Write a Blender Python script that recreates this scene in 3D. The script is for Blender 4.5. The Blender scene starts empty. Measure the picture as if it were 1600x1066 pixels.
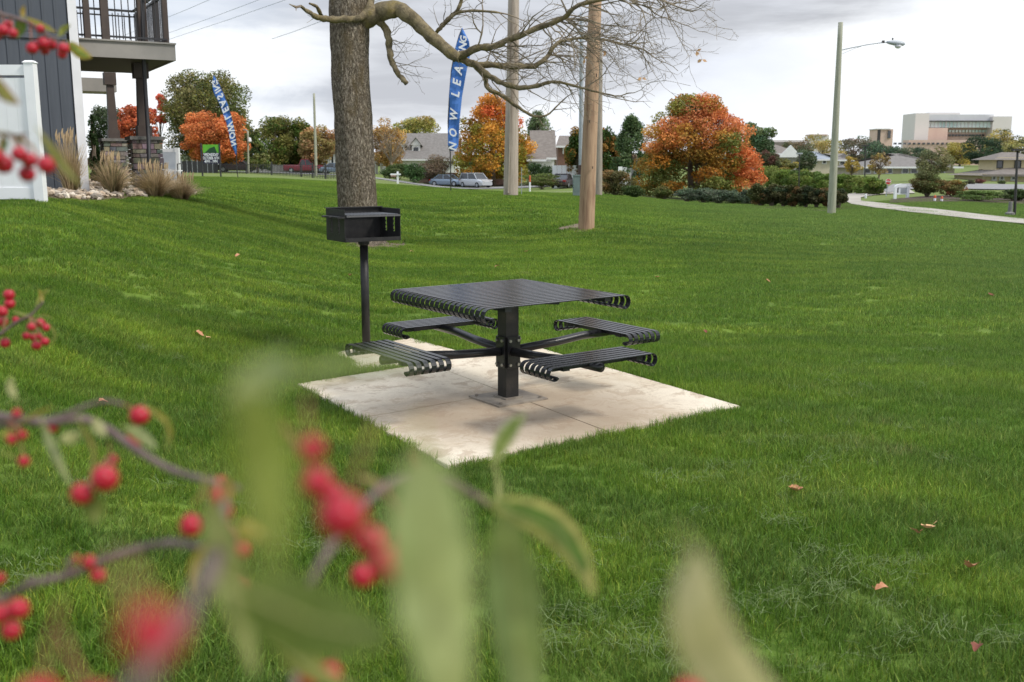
import bpy, bmesh, math, random
import numpy as np
from mathutils import Vector, Matrix, Euler

rnd = random.Random(7)
R = math.radians
sc = bpy.context.scene
col = sc.collection

# ------------------------------------------------------------------ camera
F_PX, EYE = 1556.0, 1.66
TH = math.atan(278 / F_PX)
cam_d = bpy.data.cameras.new('camera')
cam = bpy.data.objects.new('camera', cam_d)
col.objects.link(cam)
cam.location = (0, 0, EYE)
cam.rotation_euler = (math.pi / 2 - TH, 0, 0)
cam_d.sensor_width = 36
cam_d.lens = F_PX * 36 / 1600
cam_d.clip_start = 0.02
cam_d.clip_end = 6000
cam_d.dof.use_dof = True
cam_d.dof.focus_distance = 7.0
cam_d.dof.aperture_fstop = 5.4
sc.camera = cam

# ------------------------------------------------------------------ render look
sc.view_settings.view_transform = 'Standard'
sc.view_settings.look = 'None'
sc.view_settings.gamma = 1
sc.view_settings.use_curve_mapping = False
sc.view_settings.exposure = 0.55
try:
    sc.cycles.use_denoising = True
    sc.cycles.denoiser = 'OPENIMAGEDENOISE'
except Exception:
    pass
sc.cycles.max_bounces = 6
sc.cycles.transparent_max_bounces = 8

# ------------------------------------------------------------------ sky and sun
SUN_EL, SUN_AZ = R(46), R(112)          # azimuth clockwise from +Y
world = bpy.data.worlds.new('World')
sc.world = world
world.use_nodes = True
wt = world.node_tree
wt.nodes.clear()


class NT:
    """small node helper"""
    def __init__(s, tree):
        s.t = tree

    def n(s, kind, **kw):
        nd = s.t.nodes.new(kind)
        ins = kw.pop('ins', {})
        for k, v in kw.items():
            setattr(nd, k, v)
        for k, v in ins.items():
            if hasattr(v, 'is_output') or isinstance(v, bpy.types.NodeSocket):
                s.t.links.new(v, nd.inputs[k])
            else:
                nd.inputs[k].default_value = v
        return nd

    def m(s, op, a, b=0.0, c=0.0, clamp=False):
        nd = s.n('ShaderNodeMath', operation=op, use_clamp=clamp, ins={0: a, 1: b, 2: c})
        return nd.outputs[0]

    def mix(s, f, a, b, blend='MIX'):
        nd = s.n('ShaderNodeMix', data_type='RGBA', blend_type=blend)
        for i, v in ((0, f), (6, a), (7, b)):
            if isinstance(v, bpy.types.NodeSocket):
                s.t.links.new(v, nd.inputs[i])
            elif i == 0:
                nd.inputs[0].default_value = v
            else:
                nd.inputs[i].default_value = (*v[:3], 1)
        return nd.outputs[2]

    def ss(s, x, lo, hi):
        nd = s.n('ShaderNodeMapRange', interpolation_type='SMOOTHSTEP', ins={0: x, 1: lo, 2: hi, 3: 0.0, 4: 1.0})
        return nd.outputs[0]

    def noise(s, vec, scale, detail=4, rough=.55, dist=0.0):
        return s.n('ShaderNodeTexNoise', ins={'Vector': vec, 'Scale': scale, 'Detail': detail, 'Roughness': rough, 'Distortion': dist}).outputs[0]

    def ramp(s, f, stops):
        nd = s.n('ShaderNodeValToRGB', ins={0: f})
        e = nd.color_ramp.elements
        while len(e) < len(stops):
            e.new(.5)
        for el, (p, c) in zip(e, stops):
            el.position = p
            el.color = (*c, 1) if len(c) == 3 else c
        return nd.outputs[0]


w = NT(wt)
skyt = w.n('ShaderNodeTexSky', sky_type='NISHITA', sun_disc=False, sun_elevation=SUN_EL, sun_rotation=SUN_AZ,
           air_density=1.0, dust_density=1.5, ozone_density=1.0)
tc = w.n('ShaderNodeTexCoord').outputs['Generated']
sep = w.n('ShaderNodeSeparateXYZ', ins={0: tc})
el = w.m('ARCSINE', sep.outputs[2])
az = w.m('ARCTAN2', sep.outputs[0], sep.outputs[1])
uv = w.n('ShaderNodeCombineXYZ', ins={0: az, 1: w.m('MULTIPLY', el, 2.6), 2: 0.3}).outputs[0]
n_big = w.noise(uv, 2.6, 6, .55, .3)
n_mid = w.noise(uv, 7.0, 6, .6, .5)
n_str = w.noise(w.n('ShaderNodeMapping', ins={0: uv, 2: (0, 0, R(14)), 3: (1.0, 3.6, 1)}).outputs[0], 3.0, 6, .6, .6)
# lower edge of the grey cloud deck, by azimuth
edge = w.n('ShaderNodeFloatCurve', ins={1: w.m('ADD', w.m('MULTIPLY', az, 0.9), 0.5, clamp=True)})
cv = edge.mapping.curves[0]
pts = [(0.0, .50), (.09, .52), (.20, .42), (.30, .20), (.42, .16), (.52, .25), (.60, .30), (.66, .42), (.76, .58), (.96, .80), (1.0, .82)]
cv.points[0].location = pts[0]
cv.points[1].location = pts[-1]
for p in pts[1:-1]:
    cv.points.new(*p)
edge.mapping.update()
e_el = w.m('MULTIPLY', edge.outputs[0], 0.2)
dist = w.m('ADD', w.m('SUBTRACT', el, e_el), w.m('MULTIPLY', w.m('SUBTRACT', n_mid, .5), .07))
deck = w.ss(dist, -0.012, 0.03)
deck = w.m('MULTIPLY', deck, w.m('ADD', .55, w.m('MULTIPLY', w.ss(n_str, .35, .62), .45)))
left = w.ss(az, -.12, -.32)
grey = w.mix(w.m('MULTIPLY', w.ss(az, .02, .2), w.ss(n_big, .62, .35)), w.mix(left, (4.0, 4.15, 4.5), (4.5, 5.05, 5.9)), (3.05, 3.15, 3.4))
white = w.mix(w.ss(n_big, .35, .65), (7.6, 7.8, 8.0), (6.1, 6.4, 7.0))
# a bright break in the deck, low on the left
gx = w.m('DIVIDE', w.m('ADD', az, .27), .13)
gy = w.m('DIVIDE', w.m('SUBTRACT', el, w.m('ADD', .098, w.m('MULTIPLY', w.m('SUBTRACT', n_mid, .5), .06))), .028)
brk = w.ss(w.m('ADD', w.m('MULTIPLY', gx, gx), w.m('MULTIPLY', gy, gy)), 1.5, .25)
deck = w.m('MULTIPLY', deck, w.m('SUBTRACT', 1.0, w.m('MULTIPLY', brk, .85)))
cloud = w.mix(deck, white, grey)
# gently brighter towards the zenith, as under real overcast
zen = w.m('ADD', 1.0, w.m('MULTIPLY', w.ss(el, .25, 1.2), 1.0))
cloud = w.mix(1.0, cloud, w.n('ShaderNodeCombineXYZ', ins={0: zen, 1: zen, 2: zen}).outputs[0], 'MULTIPLY')
gap = w.m('MULTIPLY', w.ss(n_mid, .60, .75), .35)
skyc = w.mix(gap, cloud, skyt.outputs[0])
bg = w.n('ShaderNodeBackground', ins={0: skyc, 1: 0.10})
wo = w.n('ShaderNodeOutputWorld', ins={0: bg.outputs[0]})

sun_d = bpy.data.lights.new('sun', 'SUN')
sun_d.energy = 2.0
sun_d.angle = R(12)
sun_d.color = (1.0, .95, .87)
sun = bpy.data.objects.new('sun', sun_d)
col.objects.link(sun)
sd = Vector((math.cos(SUN_EL) * math.sin(SUN_AZ), math.cos(SUN_EL) * math.cos(SUN_AZ), math.sin(SUN_EL)))
sun.rotation_euler = sd.to_track_quat('Z', 'Y').to_euler()
sun.location = sd * 50

# ------------------------------------------------------------------ photo geometry -> world geometry
CT, ST = math.cos(TH), math.sin(TH)


def ray(px, row):
    v = (533 - row) / F_PX
    return Vector(((px - 800) / F_PX, CT + v * ST, -ST + v * CT))


def at(px, row, Y):
    d = ray(px, row)
    t = Y / d.y
    return Vector((d.x * t, Y, EYE + d.z * t))


def zr(row, Y):
    d = ray(800, row)
    return EYE + d.z * Y / d.y


def mpp(Y):                      # metres per photo pixel at depth Y
    return Y / 1565.0


# terrain: columns of (depth, photo row or ('z', height))
Zh = lambda v: ('z', v)
PROF = {
    -400: [(6, Zh(.3)), (9, Zh(.7)), (14, Zh(1.12)), (21, 296), (30, 288), (60, 276), (100, 272), (160, 268), (300, 262)],
    60: [(6, Zh(.2)), (9, Zh(.5)), (14, 316), (21, 294), (30, 287), (60, 276), (100, 271), (160, 267), (300, 262)],
    230: [(6, Zh(.08)), (9, Zh(.27)), (14, Zh(.7)), (21, 297), (30, 287), (60, 276), (100, 270), (160, 267), (300, 262)],
    400: [(6, Zh(0)), (9, Zh(.1)), (14, Zh(.35)), (21, Zh(.62)), (36, 291), (60, 279), (100, 272), (160, 267), (300, 262)],
    563: [(6, Zh(0)), (9, Zh(0)), (14, Zh(.04)), (19, 381), (36, 308), (60, 287), (90, 279), (110, 278), (160, 270), (300, 262)],
    700: [(6, Zh(0)), (9, Zh(0)), (14, Zh(0)), (22, Zh(.05)), (36, 306), (60, 294), (90, 300), (110, 297), (120, 296), (160, 280), (300, 263)],
    800: [(6, Zh(0)), (9, Zh(0)), (14, Zh(0)), (22, 370), (36, 304), (50, 300), (80, 305), (110, 297), (160, 283), (300, 264)],
    920: [(6, Zh(0)), (9, Zh(0)), (14, Zh(0)), (22, 358), (36, 318), (50, 305), (60, 302), (80, 299), (110, 292), (160, 282), (300, 264)],
    1100: [(6, Zh(0)), (9, Zh(0)), (14, Zh(0)), (22, 368), (36, 335), (50, 321), (60, 318), (80, 305), (120, 294), (200, 272), (300, 262)],
    1300: [(6, Zh(0)), (9, Zh(0)), (14, Zh(0)), (22, 380), (32, 350), (42, 334), (50, 327), (65, 318), (90, 298), (120, 288), (200, 270), (400, 262)],
    1450: [(6, Zh(0)), (9, Zh(0)), (14, Zh(0)), (22, 385), (32, 353), (38, 342), (43, 333), (50, 322), (60, 313), (80, 300), (100, 293), (130, 280), (200, 266), (400, 259)],
    1620: [(6, Zh(0)), (9, Zh(0)), (14, Zh(0)), (22, 395), (28, 374), (35, 352), (42, 342), (50, 328), (60, 318), (80, 300), (100, 291), (130, 285), (200, 266), (400, 259)],
    2100: [(6, Zh(0)), (9, Zh(0)), (14, Zh(0)), (22, 400), (28, 378), (35, 356), (42, 344), (50, 330), (60, 320), (80, 302), (100, 293), (130, 287), (200, 268), (400, 259)],
}
_px = np.array(sorted(PROF))
_ly = np.linspace(math.log(2), math.log(2600), 240)
_g = np.zeros((len(_px), len(_ly)))
for i, k in enumerate(_px):
    pr = PROF[k]
    ys = [2.0] + [p[0] for p in pr] + [2600]
    z0 = pr[0][1][1] * .4
    zs = [z0] + [(p[1][1] if isinstance(p[1], tuple) else zr(p[1], p[0])) for p in pr]
    zs.append(zs[-1] - 1.0)
    _g[i] = np.interp(_ly, np.log(ys), zs)
_sx = np.linspace(-.78, .84, 160)
_fine = np.zeros((160, 240))
_spx = (_px - 800) / 1581.0
for j in range(240):
    _fine[:, j] = np.interp(_sx, _spx, _g[:, j])
ker = np.array([1, 3, 4, 3, 1.]) / 12
for _ in range(2):
    _p = np.pad(_fine, ((2, 2), (0, 0)), 'edge')
    _fine = sum(ker[k] * _p[k:k + 160] for k in range(5))
_p = np.pad(_fine, ((0, 0), (1, 1)), 'edge')
_fine = (_p[:, :-2] + 2 * _p[:, 1:-1] + _p[:, 2:]) / 4


def gz_np(x, y):
    x = np.asarray(x, float)
    y = np.asarray(y, float)
    yy = np.clip(y, 2.0, 2599)
    s = np.clip(x / yy, -.779, .839)
    a = (s + .78) / 1.62 * 159
    b = (np.log(yy) - _ly[0]) / (_ly[1] - _ly[0])
    i = np.clip(a.astype(int), 0, 158)
    j = np.clip(b.astype(int), 0, 238)
    fa, fb = a - i, b - j
    z = (_fine[i, j] * (1 - fa) * (1 - fb) + _fine[i + 1, j] * fa * (1 - fb) + _fine[i, j + 1] * (1 - fa) * fb + _fine[i + 1, j + 1] * fa * fb)
    # level ground round the concrete pad
    q = np.clip((np.hypot(x, y - 7.1) - 2.1) / 1.6, 0, 1)
    return z * np.clip((y - 0.5) / 3.5, 0, 1) * q * q * (3 - 2 * q)


def gz(x, y):
    return float(gz_np([x], [y])[0])


def gp(px, Y, dz=0.0):           # ground point below photo column px at depth Y
    x = (px - 800) / 1581.0 * Y
    return Vector((x, Y, gz(x, Y) + dz))


def hit(px, row):
    d = ray(px, row)
    Y = 2.5
    while Y < 900:
        t = Y / d.y
        if EYE + d.z * t <= gz(d.x * t, Y):
            break
        Y *= 1.004
    t = Y / d.y
    return Vector((d.x * t, Y, gz(d.x * t, Y)))


# ------------------------------------------------------------------ mesh helpers
class MB:
    def __init__(s):
        s.v, s.f, s.c = [], [], []

    def add(s, vs, fs, c=None):
        o = len(s.v)
        s.v += [tuple(v) for v in vs]
        for f in fs:
            s.f.append(tuple(i + o for i in f))
            s.c.append(c)
        return s

    def box(s, c, size, rot=None, col=None, taper=1.0):
        x, y, z = (k / 2 for k in size)
        vs = []
        for sz in (-1, 1):
            t = taper if sz > 0 else 1
            for sx, sy in ((-1, -1), (1, -1), (1, 1), (-1, 1)):
                p = Vector((sx * x * t, sy * y * t, sz * z))
                if rot is not None:
                    p = rot @ p
                vs.append(p + Vector(c))
        return s.add(vs, [(3, 2, 1, 0), (4, 5, 6, 7), (0, 1, 5, 4), (1, 2, 6, 5), (2, 3, 7, 6), (3, 0, 4, 7)], col)

    def tube(s, pts, rad, n=8, cap=True, col=None, wob=0):
        pts = [Vector(p) for p in pts]
        if not hasattr(rad, '__len__'):
            rad = [rad] * len(pts)
        up = None
        vs, fs = [], []
        for i, p in enumerate(pts):
            t = (pts[min(i + 1, len(pts) - 1)] - pts[max(i - 1, 0)]).normalized()
            if up is None:
                up = t.orthogonal().normalized()
            up = (up - t * up.dot(t))
            up = up.normalized() if up.length > 1e-6 else t.orthogonal().normalized()
            sd_ = t.cross(up)
            for k in range(n):
                a = 2 * math.pi * k / n
                r = rad[i] * (1 + (rnd.uniform(-wob, wob) if wob else 0))
                vs.append(p + (up * math.cos(a) + sd_ * math.sin(a)) * r)
        for i in range(len(pts) - 1):
            for k in range(n):
                a, b = i * n + k, i * n + (k + 1) % n
                fs.append((a, b, b + n, a + n))
        if cap:
            fs.append(tuple(range(n - 1, -1, -1)))
            fs.append(tuple((len(pts) - 1) * n + k for k in range(n)))
        return s.add(vs, fs, col)

    def prism(s, poly, off, col=None):
        """poly: list of 3D points, off: extrusion vector"""
        off = Vector(off)
        n = len(poly)
        vs = [Vector(p) for p in poly] + [Vector(p) + off for p in poly]
        fs = [tuple(range(n - 1, -1, -1)), tuple(range(n, 2 * n))] + [(i, (i + 1) % n, (i + 1) % n + n, i + n) for i in range(n)]
        return s.add(vs, fs, col)

    def lathe(s, c, prof, n=16, col=None):
        c = Vector(c)
        vs, fs = [], []
        for r, z in prof:
            for k in range(n):
                a = 2 * math.pi * k / n
                vs.append(c + Vector((r * math.cos(a), r * math.sin(a), z)))
        for i in range(len(prof) - 1):
            for k in range(n):
                a, b = i * n + k, i * n + (k + 1) % n
                fs.append((a, b, b + n, a + n))
        fs.append(tuple(range(n - 1, -1, -1)))
        fs.append(tuple((len(prof) - 1) * n + k for k in range(n)))
        return s.add(vs, fs, col)

    def sweep(s, pts, wdir, w_, t_, col=None):
        """flat bar swept along pts, width along wdir"""
        pts = [Vector(p) for p in pts]
        wd = Vector(wdir).normalized()
        vs, fs = [], []
        for i, p in enumerate(pts):
            t = (pts[min(i + 1, len(pts) - 1)] - pts[max(i - 1, 0)]).normalized()
            nn = t.cross(wd).normalized()
            for a, b in ((-1, -1), (1, -1), (1, 1), (-1, 1)):
                vs.append(p + wd * a * w_ / 2 + nn * b * t_ / 2)
        for i in range(len(pts) - 1):
            for k in range(4):
                a, b = i * 4 + k, i * 4 + (k + 1) % 4
                fs.append((a, b, b + 4, a + 4))
        e = (len(pts) - 1) * 4
        fs += [(3, 2, 1, 0), (e, e + 1, e + 2, e + 3)]
        return s.add(vs, fs, col)

    def mesh(s, name, mat, smooth=False):
        me = bpy.data.meshes.new(name)
        me.from_pydata(s.v, [], s.f)
        if mat:
            me.materials.append(mat)
        if smooth:
            me.polygons.foreach_set('use_smooth', [True] * len(me.polygons))
        if any(c is not None for c in s.c):
            at_ = me.color_attributes.new('Col', 'FLOAT_COLOR', 'CORNER')
            buf = []
            for f, c in zip(s.f, s.c):
                buf += [*(c or (1, 1, 1)), 1.0] * len(f)
            at_.data.foreach_set('color', buf)
        bm = bmesh.new()
        bm.from_mesh(me)
        bmesh.ops.recalc_face_normals(bm, faces=bm.faces)
        bm.to_mesh(me)
        bm.free()
        return me

    def build(s, name, mat, parent=None, smooth=False, loc=None):
        return place(s.mesh(name, mat, smooth), name, parent, loc)


def place(me, name, parent=None, loc=None, rot=None, scale=None):
    o = bpy.data.objects.new(name, me)
    col.objects.link(o)
    if parent is not None:
        o.parent = parent
        # children are built in world coordinates unless loc is given
        if loc is None:
            o.matrix_parent_inverse = parent_inv(parent)
    if loc is not None:
        o.location = loc
    if rot is not None:
        o.rotation_euler = rot
    if scale is not None:
        o.scale = scale
    return o


def own(o):
    return Matrix.LocRotScale(o.location, o.rotation_euler, o.scale)


def wmat(o):
    if o.parent is None:
        return own(o)
    return wmat(o.parent) @ o.matrix_parent_inverse @ own(o)


def parent_inv(p):
    return wmat(p).inverted()


def thing(name, label, cat, loc=(0, 0, 0), rz=0.0, group=None):
    o = bpy.data.objects.new(name, None)
    o.empty_display_size = .1
    col.objects.link(o)
    o.location = loc
    o.rotation_euler = (0, 0, rz)
    return tag(o, label, cat, group)


def tag(o, label=None, cat=None, group=None, kind=None):
    for k, v in (('label', label), ('category', cat), ('group', group), ('kind', kind)):
        if v:
            o[k] = v
    return o


def copy_tree(o, parent=None):
    c = o.copy()
    col.objects.link(c)
    if parent is not None:
        c.parent = parent
        c.matrix_parent_inverse = o.matrix_parent_inverse.copy()
    for ch in o.children:
        copy_tree(ch, c)
    return c


# ------------------------------------------------------------------ materials
def pset(b, **kw):
    for k, v in kw.items():
        if k in b.inputs:
            b.inputs[k].default_value = v


def mat(name, c1, c2=None, scale=6.0, rough=.7, metal=0.0, bump=0.0, bscale=40.0, stretch=(1, 1, 1), lo=.35, hi=.65,
        attr=False, transl=0.0, coord='Object', spec=.5, c3=None, s3=1.0):
    m = bpy.data.materials.new(name)
    m.use_nodes = True
    nt = m.node_tree
    nt.nodes.clear()
    w_ = NT(nt)
    tc_ = w_.n('ShaderNodeTexCoord').outputs[coord]
    vec = w_.n('ShaderNodeMapping', ins={0: tc_, 3: stretch}).outputs[0]
    base = None
    if c2 is not None:
        f_ = w_.ss(w_.noise(vec, scale, 6, .6), lo, hi)
        base = w_.mix(f_, c1, c2)
        if c3 is not None:
            base = w_.mix(w_.ss(w_.noise(vec, s3, 4, .6), .5, .7), base, c3)
    if attr:
        a_ = w_.n('ShaderNodeAttribute', attribute_name='Col').outputs[0]
        base = w_.mix(1.0, a_, base, 'MULTIPLY') if base is not None else a_
    b = w_.n('ShaderNodeBsdfPrincipled', ins={'Roughness': rough, 'Metallic': metal})
    if 'Specular IOR Level' in b.inputs:
        b.inputs['Specular IOR Level'].default_value = spec
    if base is not None:
        nt.links.new(base, b.inputs[0])
    else:
        b.inputs[0].default_value = (*c1, 1)
    if bump:
        bn = w_.n('ShaderNodeBump', ins={'Strength': bump, 'Distance': .02, 'Height': w_.noise(vec, bscale, 5, .65)})
        nt.links.new(bn.outputs[0], b.inputs['Normal'])
    out = b.outputs[0]
    if transl:
        tr = w_.n('ShaderNodeBsdfTranslucent')
        if base is not None:
            nt.links.new(base, tr.inputs[0])
        else:
            tr.inputs[0].default_value = (*c1, 1)
        out = w_.n('ShaderNodeMixShader', ins={0: transl, 1: out, 2: tr.outputs[0]}).outputs[0]
    w_.n('ShaderNodeOutputMaterial', ins={0: out})
    return m


def lawn_colour(w_, pos):
    """world-position driven turf colour shared by the ground sheet and the blades"""
    sp = w_.n('ShaderNodeSeparateXYZ', ins={0: pos})
    x, y = sp.outputs[0], sp.outputs[1]
    flat = w_.n('ShaderNodeCombineXYZ', ins={0: x, 1: y, 2: 0.0}).outputs[0]
    big = w_.noise(flat, .10, 4, .55)
    mid = w_.noise(w_.n('ShaderNodeMapping', ins={0: flat, 3: (.55, 1.3, 1)}).outputs[0], .9, 5, .6, .4)
    sm = w_.noise(flat, 6.0, 4, .6)
    c = w_.mix(w_.ss(big, .35, .65), GR['deep'], GR['mid'])
    c = w_.mix(w_.m('MULTIPLY', w_.ss(mid, .38, .72), .6), c, GR['bright'])
    # cooler turf on the right, warmer on the left
    side = w_.ss(w_.m('SUBTRACT', x, w_.m('MULTIPLY', y, .06)), -1.0, 9.0)
    c = w_.mix(w_.m('MULTIPLY', side, .55), c, GR['cool'])
    # mowing passes: curved bands
    ang = w_.m('ADD', w_.m('MULTIPLY', w_.m('POWER', w_.m('ADD', w_.m('POWER', w_.m('ADD', x, 14.0), 2.0), w_.m('POWER', w_.m('MULTIPLY', w_.m('ADD', y, -2.0), 2.4), 2.0)), .5), 5.2), w_.m('MULTIPLY', mid, 3.0))
    band = w_.ss(w_.m('SINE', ang), -.4, .6)
    c = w_.mix(w_.m('MULTIPLY', band, .26), c, GR['band'])
    dry = w_.ss(w_.noise(flat, .55, 6, .7, .8), .62, .74)
    c = w_.mix(w_.m('MULTIPLY', dry, .55), c, GR['dry'])
    c = w_.mix(w_.m('MULTIPLY', w_.ss(sm, .55, .8), .3), c, GR['dry'])
    return c, dry


GR = dict(deep=(.080, .165, .018), mid=(.14, .262, .026), bright=(.30, .42, .050), cool=(.155, .25, .07),
          band=(.13, .20, .05), dry=(.27, .27, .12))


def lawn_mat(name, blade):
    m = bpy.data.materials.new(name)
    m.use_nodes = True
    nt = m.node_tree
    nt.nodes.clear()
    w_ = NT(nt)
    pos = w_.n('ShaderNodeNewGeometry').outputs['Position']
    c, dry = lawn_colour(w_, pos)
    if blade:
        rr = w_.n('ShaderNodeAttribute', attribute_name='Col').outputs[0]
        c = w_.mix(1.0, c, rr, 'MULTIPLY')
        b = w_.n('ShaderNodeBsdfPrincipled', ins={0: c, 'Roughness': .55})
        b.inputs['Specular IOR Level'].default_value = .3
        tr = w_.n('ShaderNodeBsdfTranslucent', ins={0: c})
        out = w_.n('ShaderNodeMixShader', ins={0: .35, 1: b.outputs[0], 2: tr.outputs[0]}).outputs[0]
    else:
        # soil shows between the blades close by, the turf's own mean further off
        sp = w_.n('ShaderNodeSeparateXYZ', ins={0: pos})
        near = w_.ss(sp.outputs[1], 60.0, 22.0)
        fine = w_.noise(pos, 9.0, 6, .7)
        c2 = w_.mix(w_.m('MULTIPLY', w_.ss(fine, .3, .7), .5), c, w_.mix(.5, c, (.03, .06, .01)))
        c2 = w_.mix(w_.m('ADD', .25, w_.m('MULTIPLY', w_.ss(sp.outputs[1], 45.0, 75.0), .45)), c2, (.155, .175, .07))
        c = w_.mix(w_.m('MULTIPLY', near, .8), c2, w_.mix(.35, c, (.05, .045, .02)))
        b = w_.n('ShaderNodeBsdfPrincipled', ins={0: c, 'Roughness': .9})
        b.inputs['Specular IOR Level'].default_value = .1
        bn = w_.n('ShaderNodeBump', ins={'Strength': .6, 'Distance': .05, 'Height': w_.noise(pos, 7.0, 6, .7)})
        nt.links.new(bn.outputs[0], b.inputs['Normal'])
        out = b.outputs[0]
    w_.n('ShaderNodeOutputMaterial', ins={0: out})
    return m


M = {}
M['lawn'] = lawn_mat('lawn_turf', False)
M['blade'] = lawn_mat('grass_blade', True)
M['concrete'] = mat('concrete', (.60, .50, .39), (.40, .31, .22), scale=1.5, rough=.85, bump=.45, bscale=45, c3=(.66, .58, .48), s3=2.0, lo=.44, hi=.60)
M['asphalt'] = mat('asphalt', (.20, .20, .20), (.26, .26, .255), scale=3, rough=.9, bump=.2)
M['pave'] = mat('pale_concrete_paving', (.42, .39, .34), (.34, .31, .27), scale=.7, rough=.9, bump=.2)
M['black'] = mat('black_powder_coat', (.012, .012, .014), (.018, .018, .021), scale=20, rough=.28, spec=.6, bump=.05, bscale=200)
M['black_top'] = mat('worn_black_coating', (.012, .013, .016), (.024, .025, .030), scale=12, rough=.2, spec=.55, stretch=(1, 4, 1), bump=.02, bscale=150)
M['grillblack'] = mat('grill_black', (.012, .012, .013), (.022, .021, .021), scale=14, rough=.5, spec=.4, bump=.1, bscale=90)
M['post_dirty'] = mat('post_with_splash', (.014, .013, .013), (.05, .042, .034), scale=4, rough=.5, bump=.1, bscale=60, lo=.5, hi=.75)
M['plate'] = mat('dusty_plate', (.20, .17, .14), (.30, .26, .21), scale=9, rough=.75, bump=.3, bscale=80)
M['zinc'] = mat('bolt_zinc', (.45, .44, .42), rough=.35, metal=.9)
M['bark'] = None
M['leafmix'] = mat('tree_foliage', (1, 1, 1), (.8, .8, .8), scale=3, attr=True, rough=.6, transl=.3, spec=.2)
M['wood'] = mat('grey_brown_bark', (.14, .11, .08), (.22, .18, .14), scale=8, rough=.9, bump=.6, bscale=20, stretch=(1, 1, .3))
M['twig'] = mat('twig_bark', (.17, .135, .10), (.27, .22, .15), scale=6, rough=.85)
M['limb'] = mat('limb_bark', (.12, .095, .055), (.23, .185, .105), scale=9, rough=.92, bump=1.0, bscale=34, c3=(.20, .155, .055), s3=3.0, lo=.4, hi=.6)
M['pole_tan'] = mat('pole_tan_wood', (.46, .31, .20), (.36, .235, .15), scale=5, rough=.85, bump=.3, bscale=25, stretch=(4, 4, .35), c3=(.25, .15, .095), s3=2.2)
M['pole_grey'] = mat('pole_weathered_wood', (.44, .37, .31), (.33, .28, .235), scale=5, rough=.85, bump=.3, bscale=25, stretch=(4, 4, .3), c3=(.22, .165, .125), s3=.9)
M['pole_old'] = mat('pole_old_wood', (.26, .23, .19), (.35, .30, .25), scale=5, rough=.9, bump=.3, bscale=25, stretch=(4, 4, .4))
M['pole_green'] = mat('pole_greenish_wood', (.36, .36, .28), (.27, .28, .21), scale=4, rough=.9, bump=.3, bscale=25, stretch=(4, 4, .4))
M['galv'] = mat('galvanised_steel', (.38, .41, .44), (.30, .33, .36), scale=3, rough=.5, metal=.2)
M['dark_metal'] = mat('dark_metal', (.03, .028, .028), rough=.5)
M['rail_black'] = mat('rail_black', (.03, .03, .034), rough=.5)
M['siding'] = mat('charcoal_siding', (.060, .070, .088), (.072, .083, .102), scale=2, rough=.6, bump=.08, bscale=60, stretch=(6, 6, .5))
M['trim'] = mat('white_trim', (.74, .74, .76), (.68, .68, .70), scale=2, rough=.5)
M['vinyl'] = mat('white_vinyl', (.80, .81, .83), (.74, .75, .77), scale=1.2, rough=.45)
M['taupe'] = mat('taupe_trim', (.31, .29, .265), (.27, .255, .235), scale=2, rough=.6)
M['soffit'] = mat('dark_soffit', (.060, .050, .040), (.05, .042, .034), scale=2, rough=.7)
M['column'] = mat('brown_column_paint', (.060, .042, .036), (.078, .056, .046), scale=3, rough=.55)
M['stone'] = mat('pier_stone', (1, 1, 1), (.6, .6, .6), scale=9, attr=True, rough=.9, bump=.6, bscale=18)
M['mortar'] = mat('mortar', (.12, .115, .105), rough=.95)
M['stonecap'] = mat('pier_cap', (.20, .195, .185), (.15, .145, .135), scale=6, rough=.9, bump=.3)
M['rock'] = mat('river_rock', (1, 1, 1), (.82, .8, .78), scale=14, attr=True, rough=.85, bump=.3)
M['straw'] = mat('dry_grass', (1, 1, 1), (.8, .8, .8), scale=5, attr=True, rough=.8, transl=.2)
M['mulch'] = mat('dark_mulch', (.045, .028, .018), (.075, .05, .032), scale=12, rough=.95, bump=.8, bscale=25)
M['dirt'] = mat('bare_soil', (.20, .15, .10), (.13, .095, .06), scale=14, rough=.95, bump=.9, bscale=30, c3=(.14, .16, .05), s3=9.0)
M['blue'] = mat('flag_blue', (.06, .19, .56), (.07, .21, .60), scale=2, rough=.7, transl=.15)
M['white'] = mat('white_print', (.78, .80, .84), rough=.6)
M['green'] = mat('banner_green', (.13, .45, .03), (.10, .38, .03), scale=3, rough=.6)
M['green_dark'] = mat('banner_dark_green', (.01, .06, .02), rough=.6)
M['navy'] = mat('banner_navy', (.018, .018, .05), (.03, .026, .07), scale=3, rough=.6)
M['red'] = mat('sign_red', (.50, .025, .03), rough=.5)
M['street_green'] = mat('street_sign_green', (.02, .28, .20), rough=.4)
M['orange'] = mat('marker_orange', (.55, .10, .035), rough=.6)
M['roof'] = mat('roof_shingle', (.16, .15, .14), (.21, .195, .185), scale=2.5, rough=.95, bump=.5, bscale=4)
M['roof2'] = mat('roof_shingle_brown', (.155, .135, .12), (.205, .18, .16), scale=2.0, rough=.95, bump=.5, bscale=4)
M['roof_blue'] = mat('roof_slate_blue', (.22, .25, .30), (.28, .31, .35), scale=.6, rough=.9)
M['housewhite'] = mat('house_white', (.68, .68, .67), (.60, .60, .60), scale=1, rough=.7)
M['housegrey'] = mat('house_grey', (.27, .26, .255), (.33, .32, .31), scale=1, rough=.8)
M['cream'] = mat('cream_siding', (.58, .52, .40), (.52, .46, .36), scale=1, rough=.8)
M['yellowwall'] = mat('pale_yellow_wall', (.64, .54, .33), (.58, .49, .31), scale=1, rough=.8)
M['brick'] = mat('far_brick', (.56, .40, .33), (.60, .45, .37), scale=.25, rough=.9)  # brick lifted paler, distance haze painted into the colour
M['brick2'] = mat('house_brick', (.20, .10, .075), (.15, .085, .065), scale=3, rough=.9)
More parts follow.
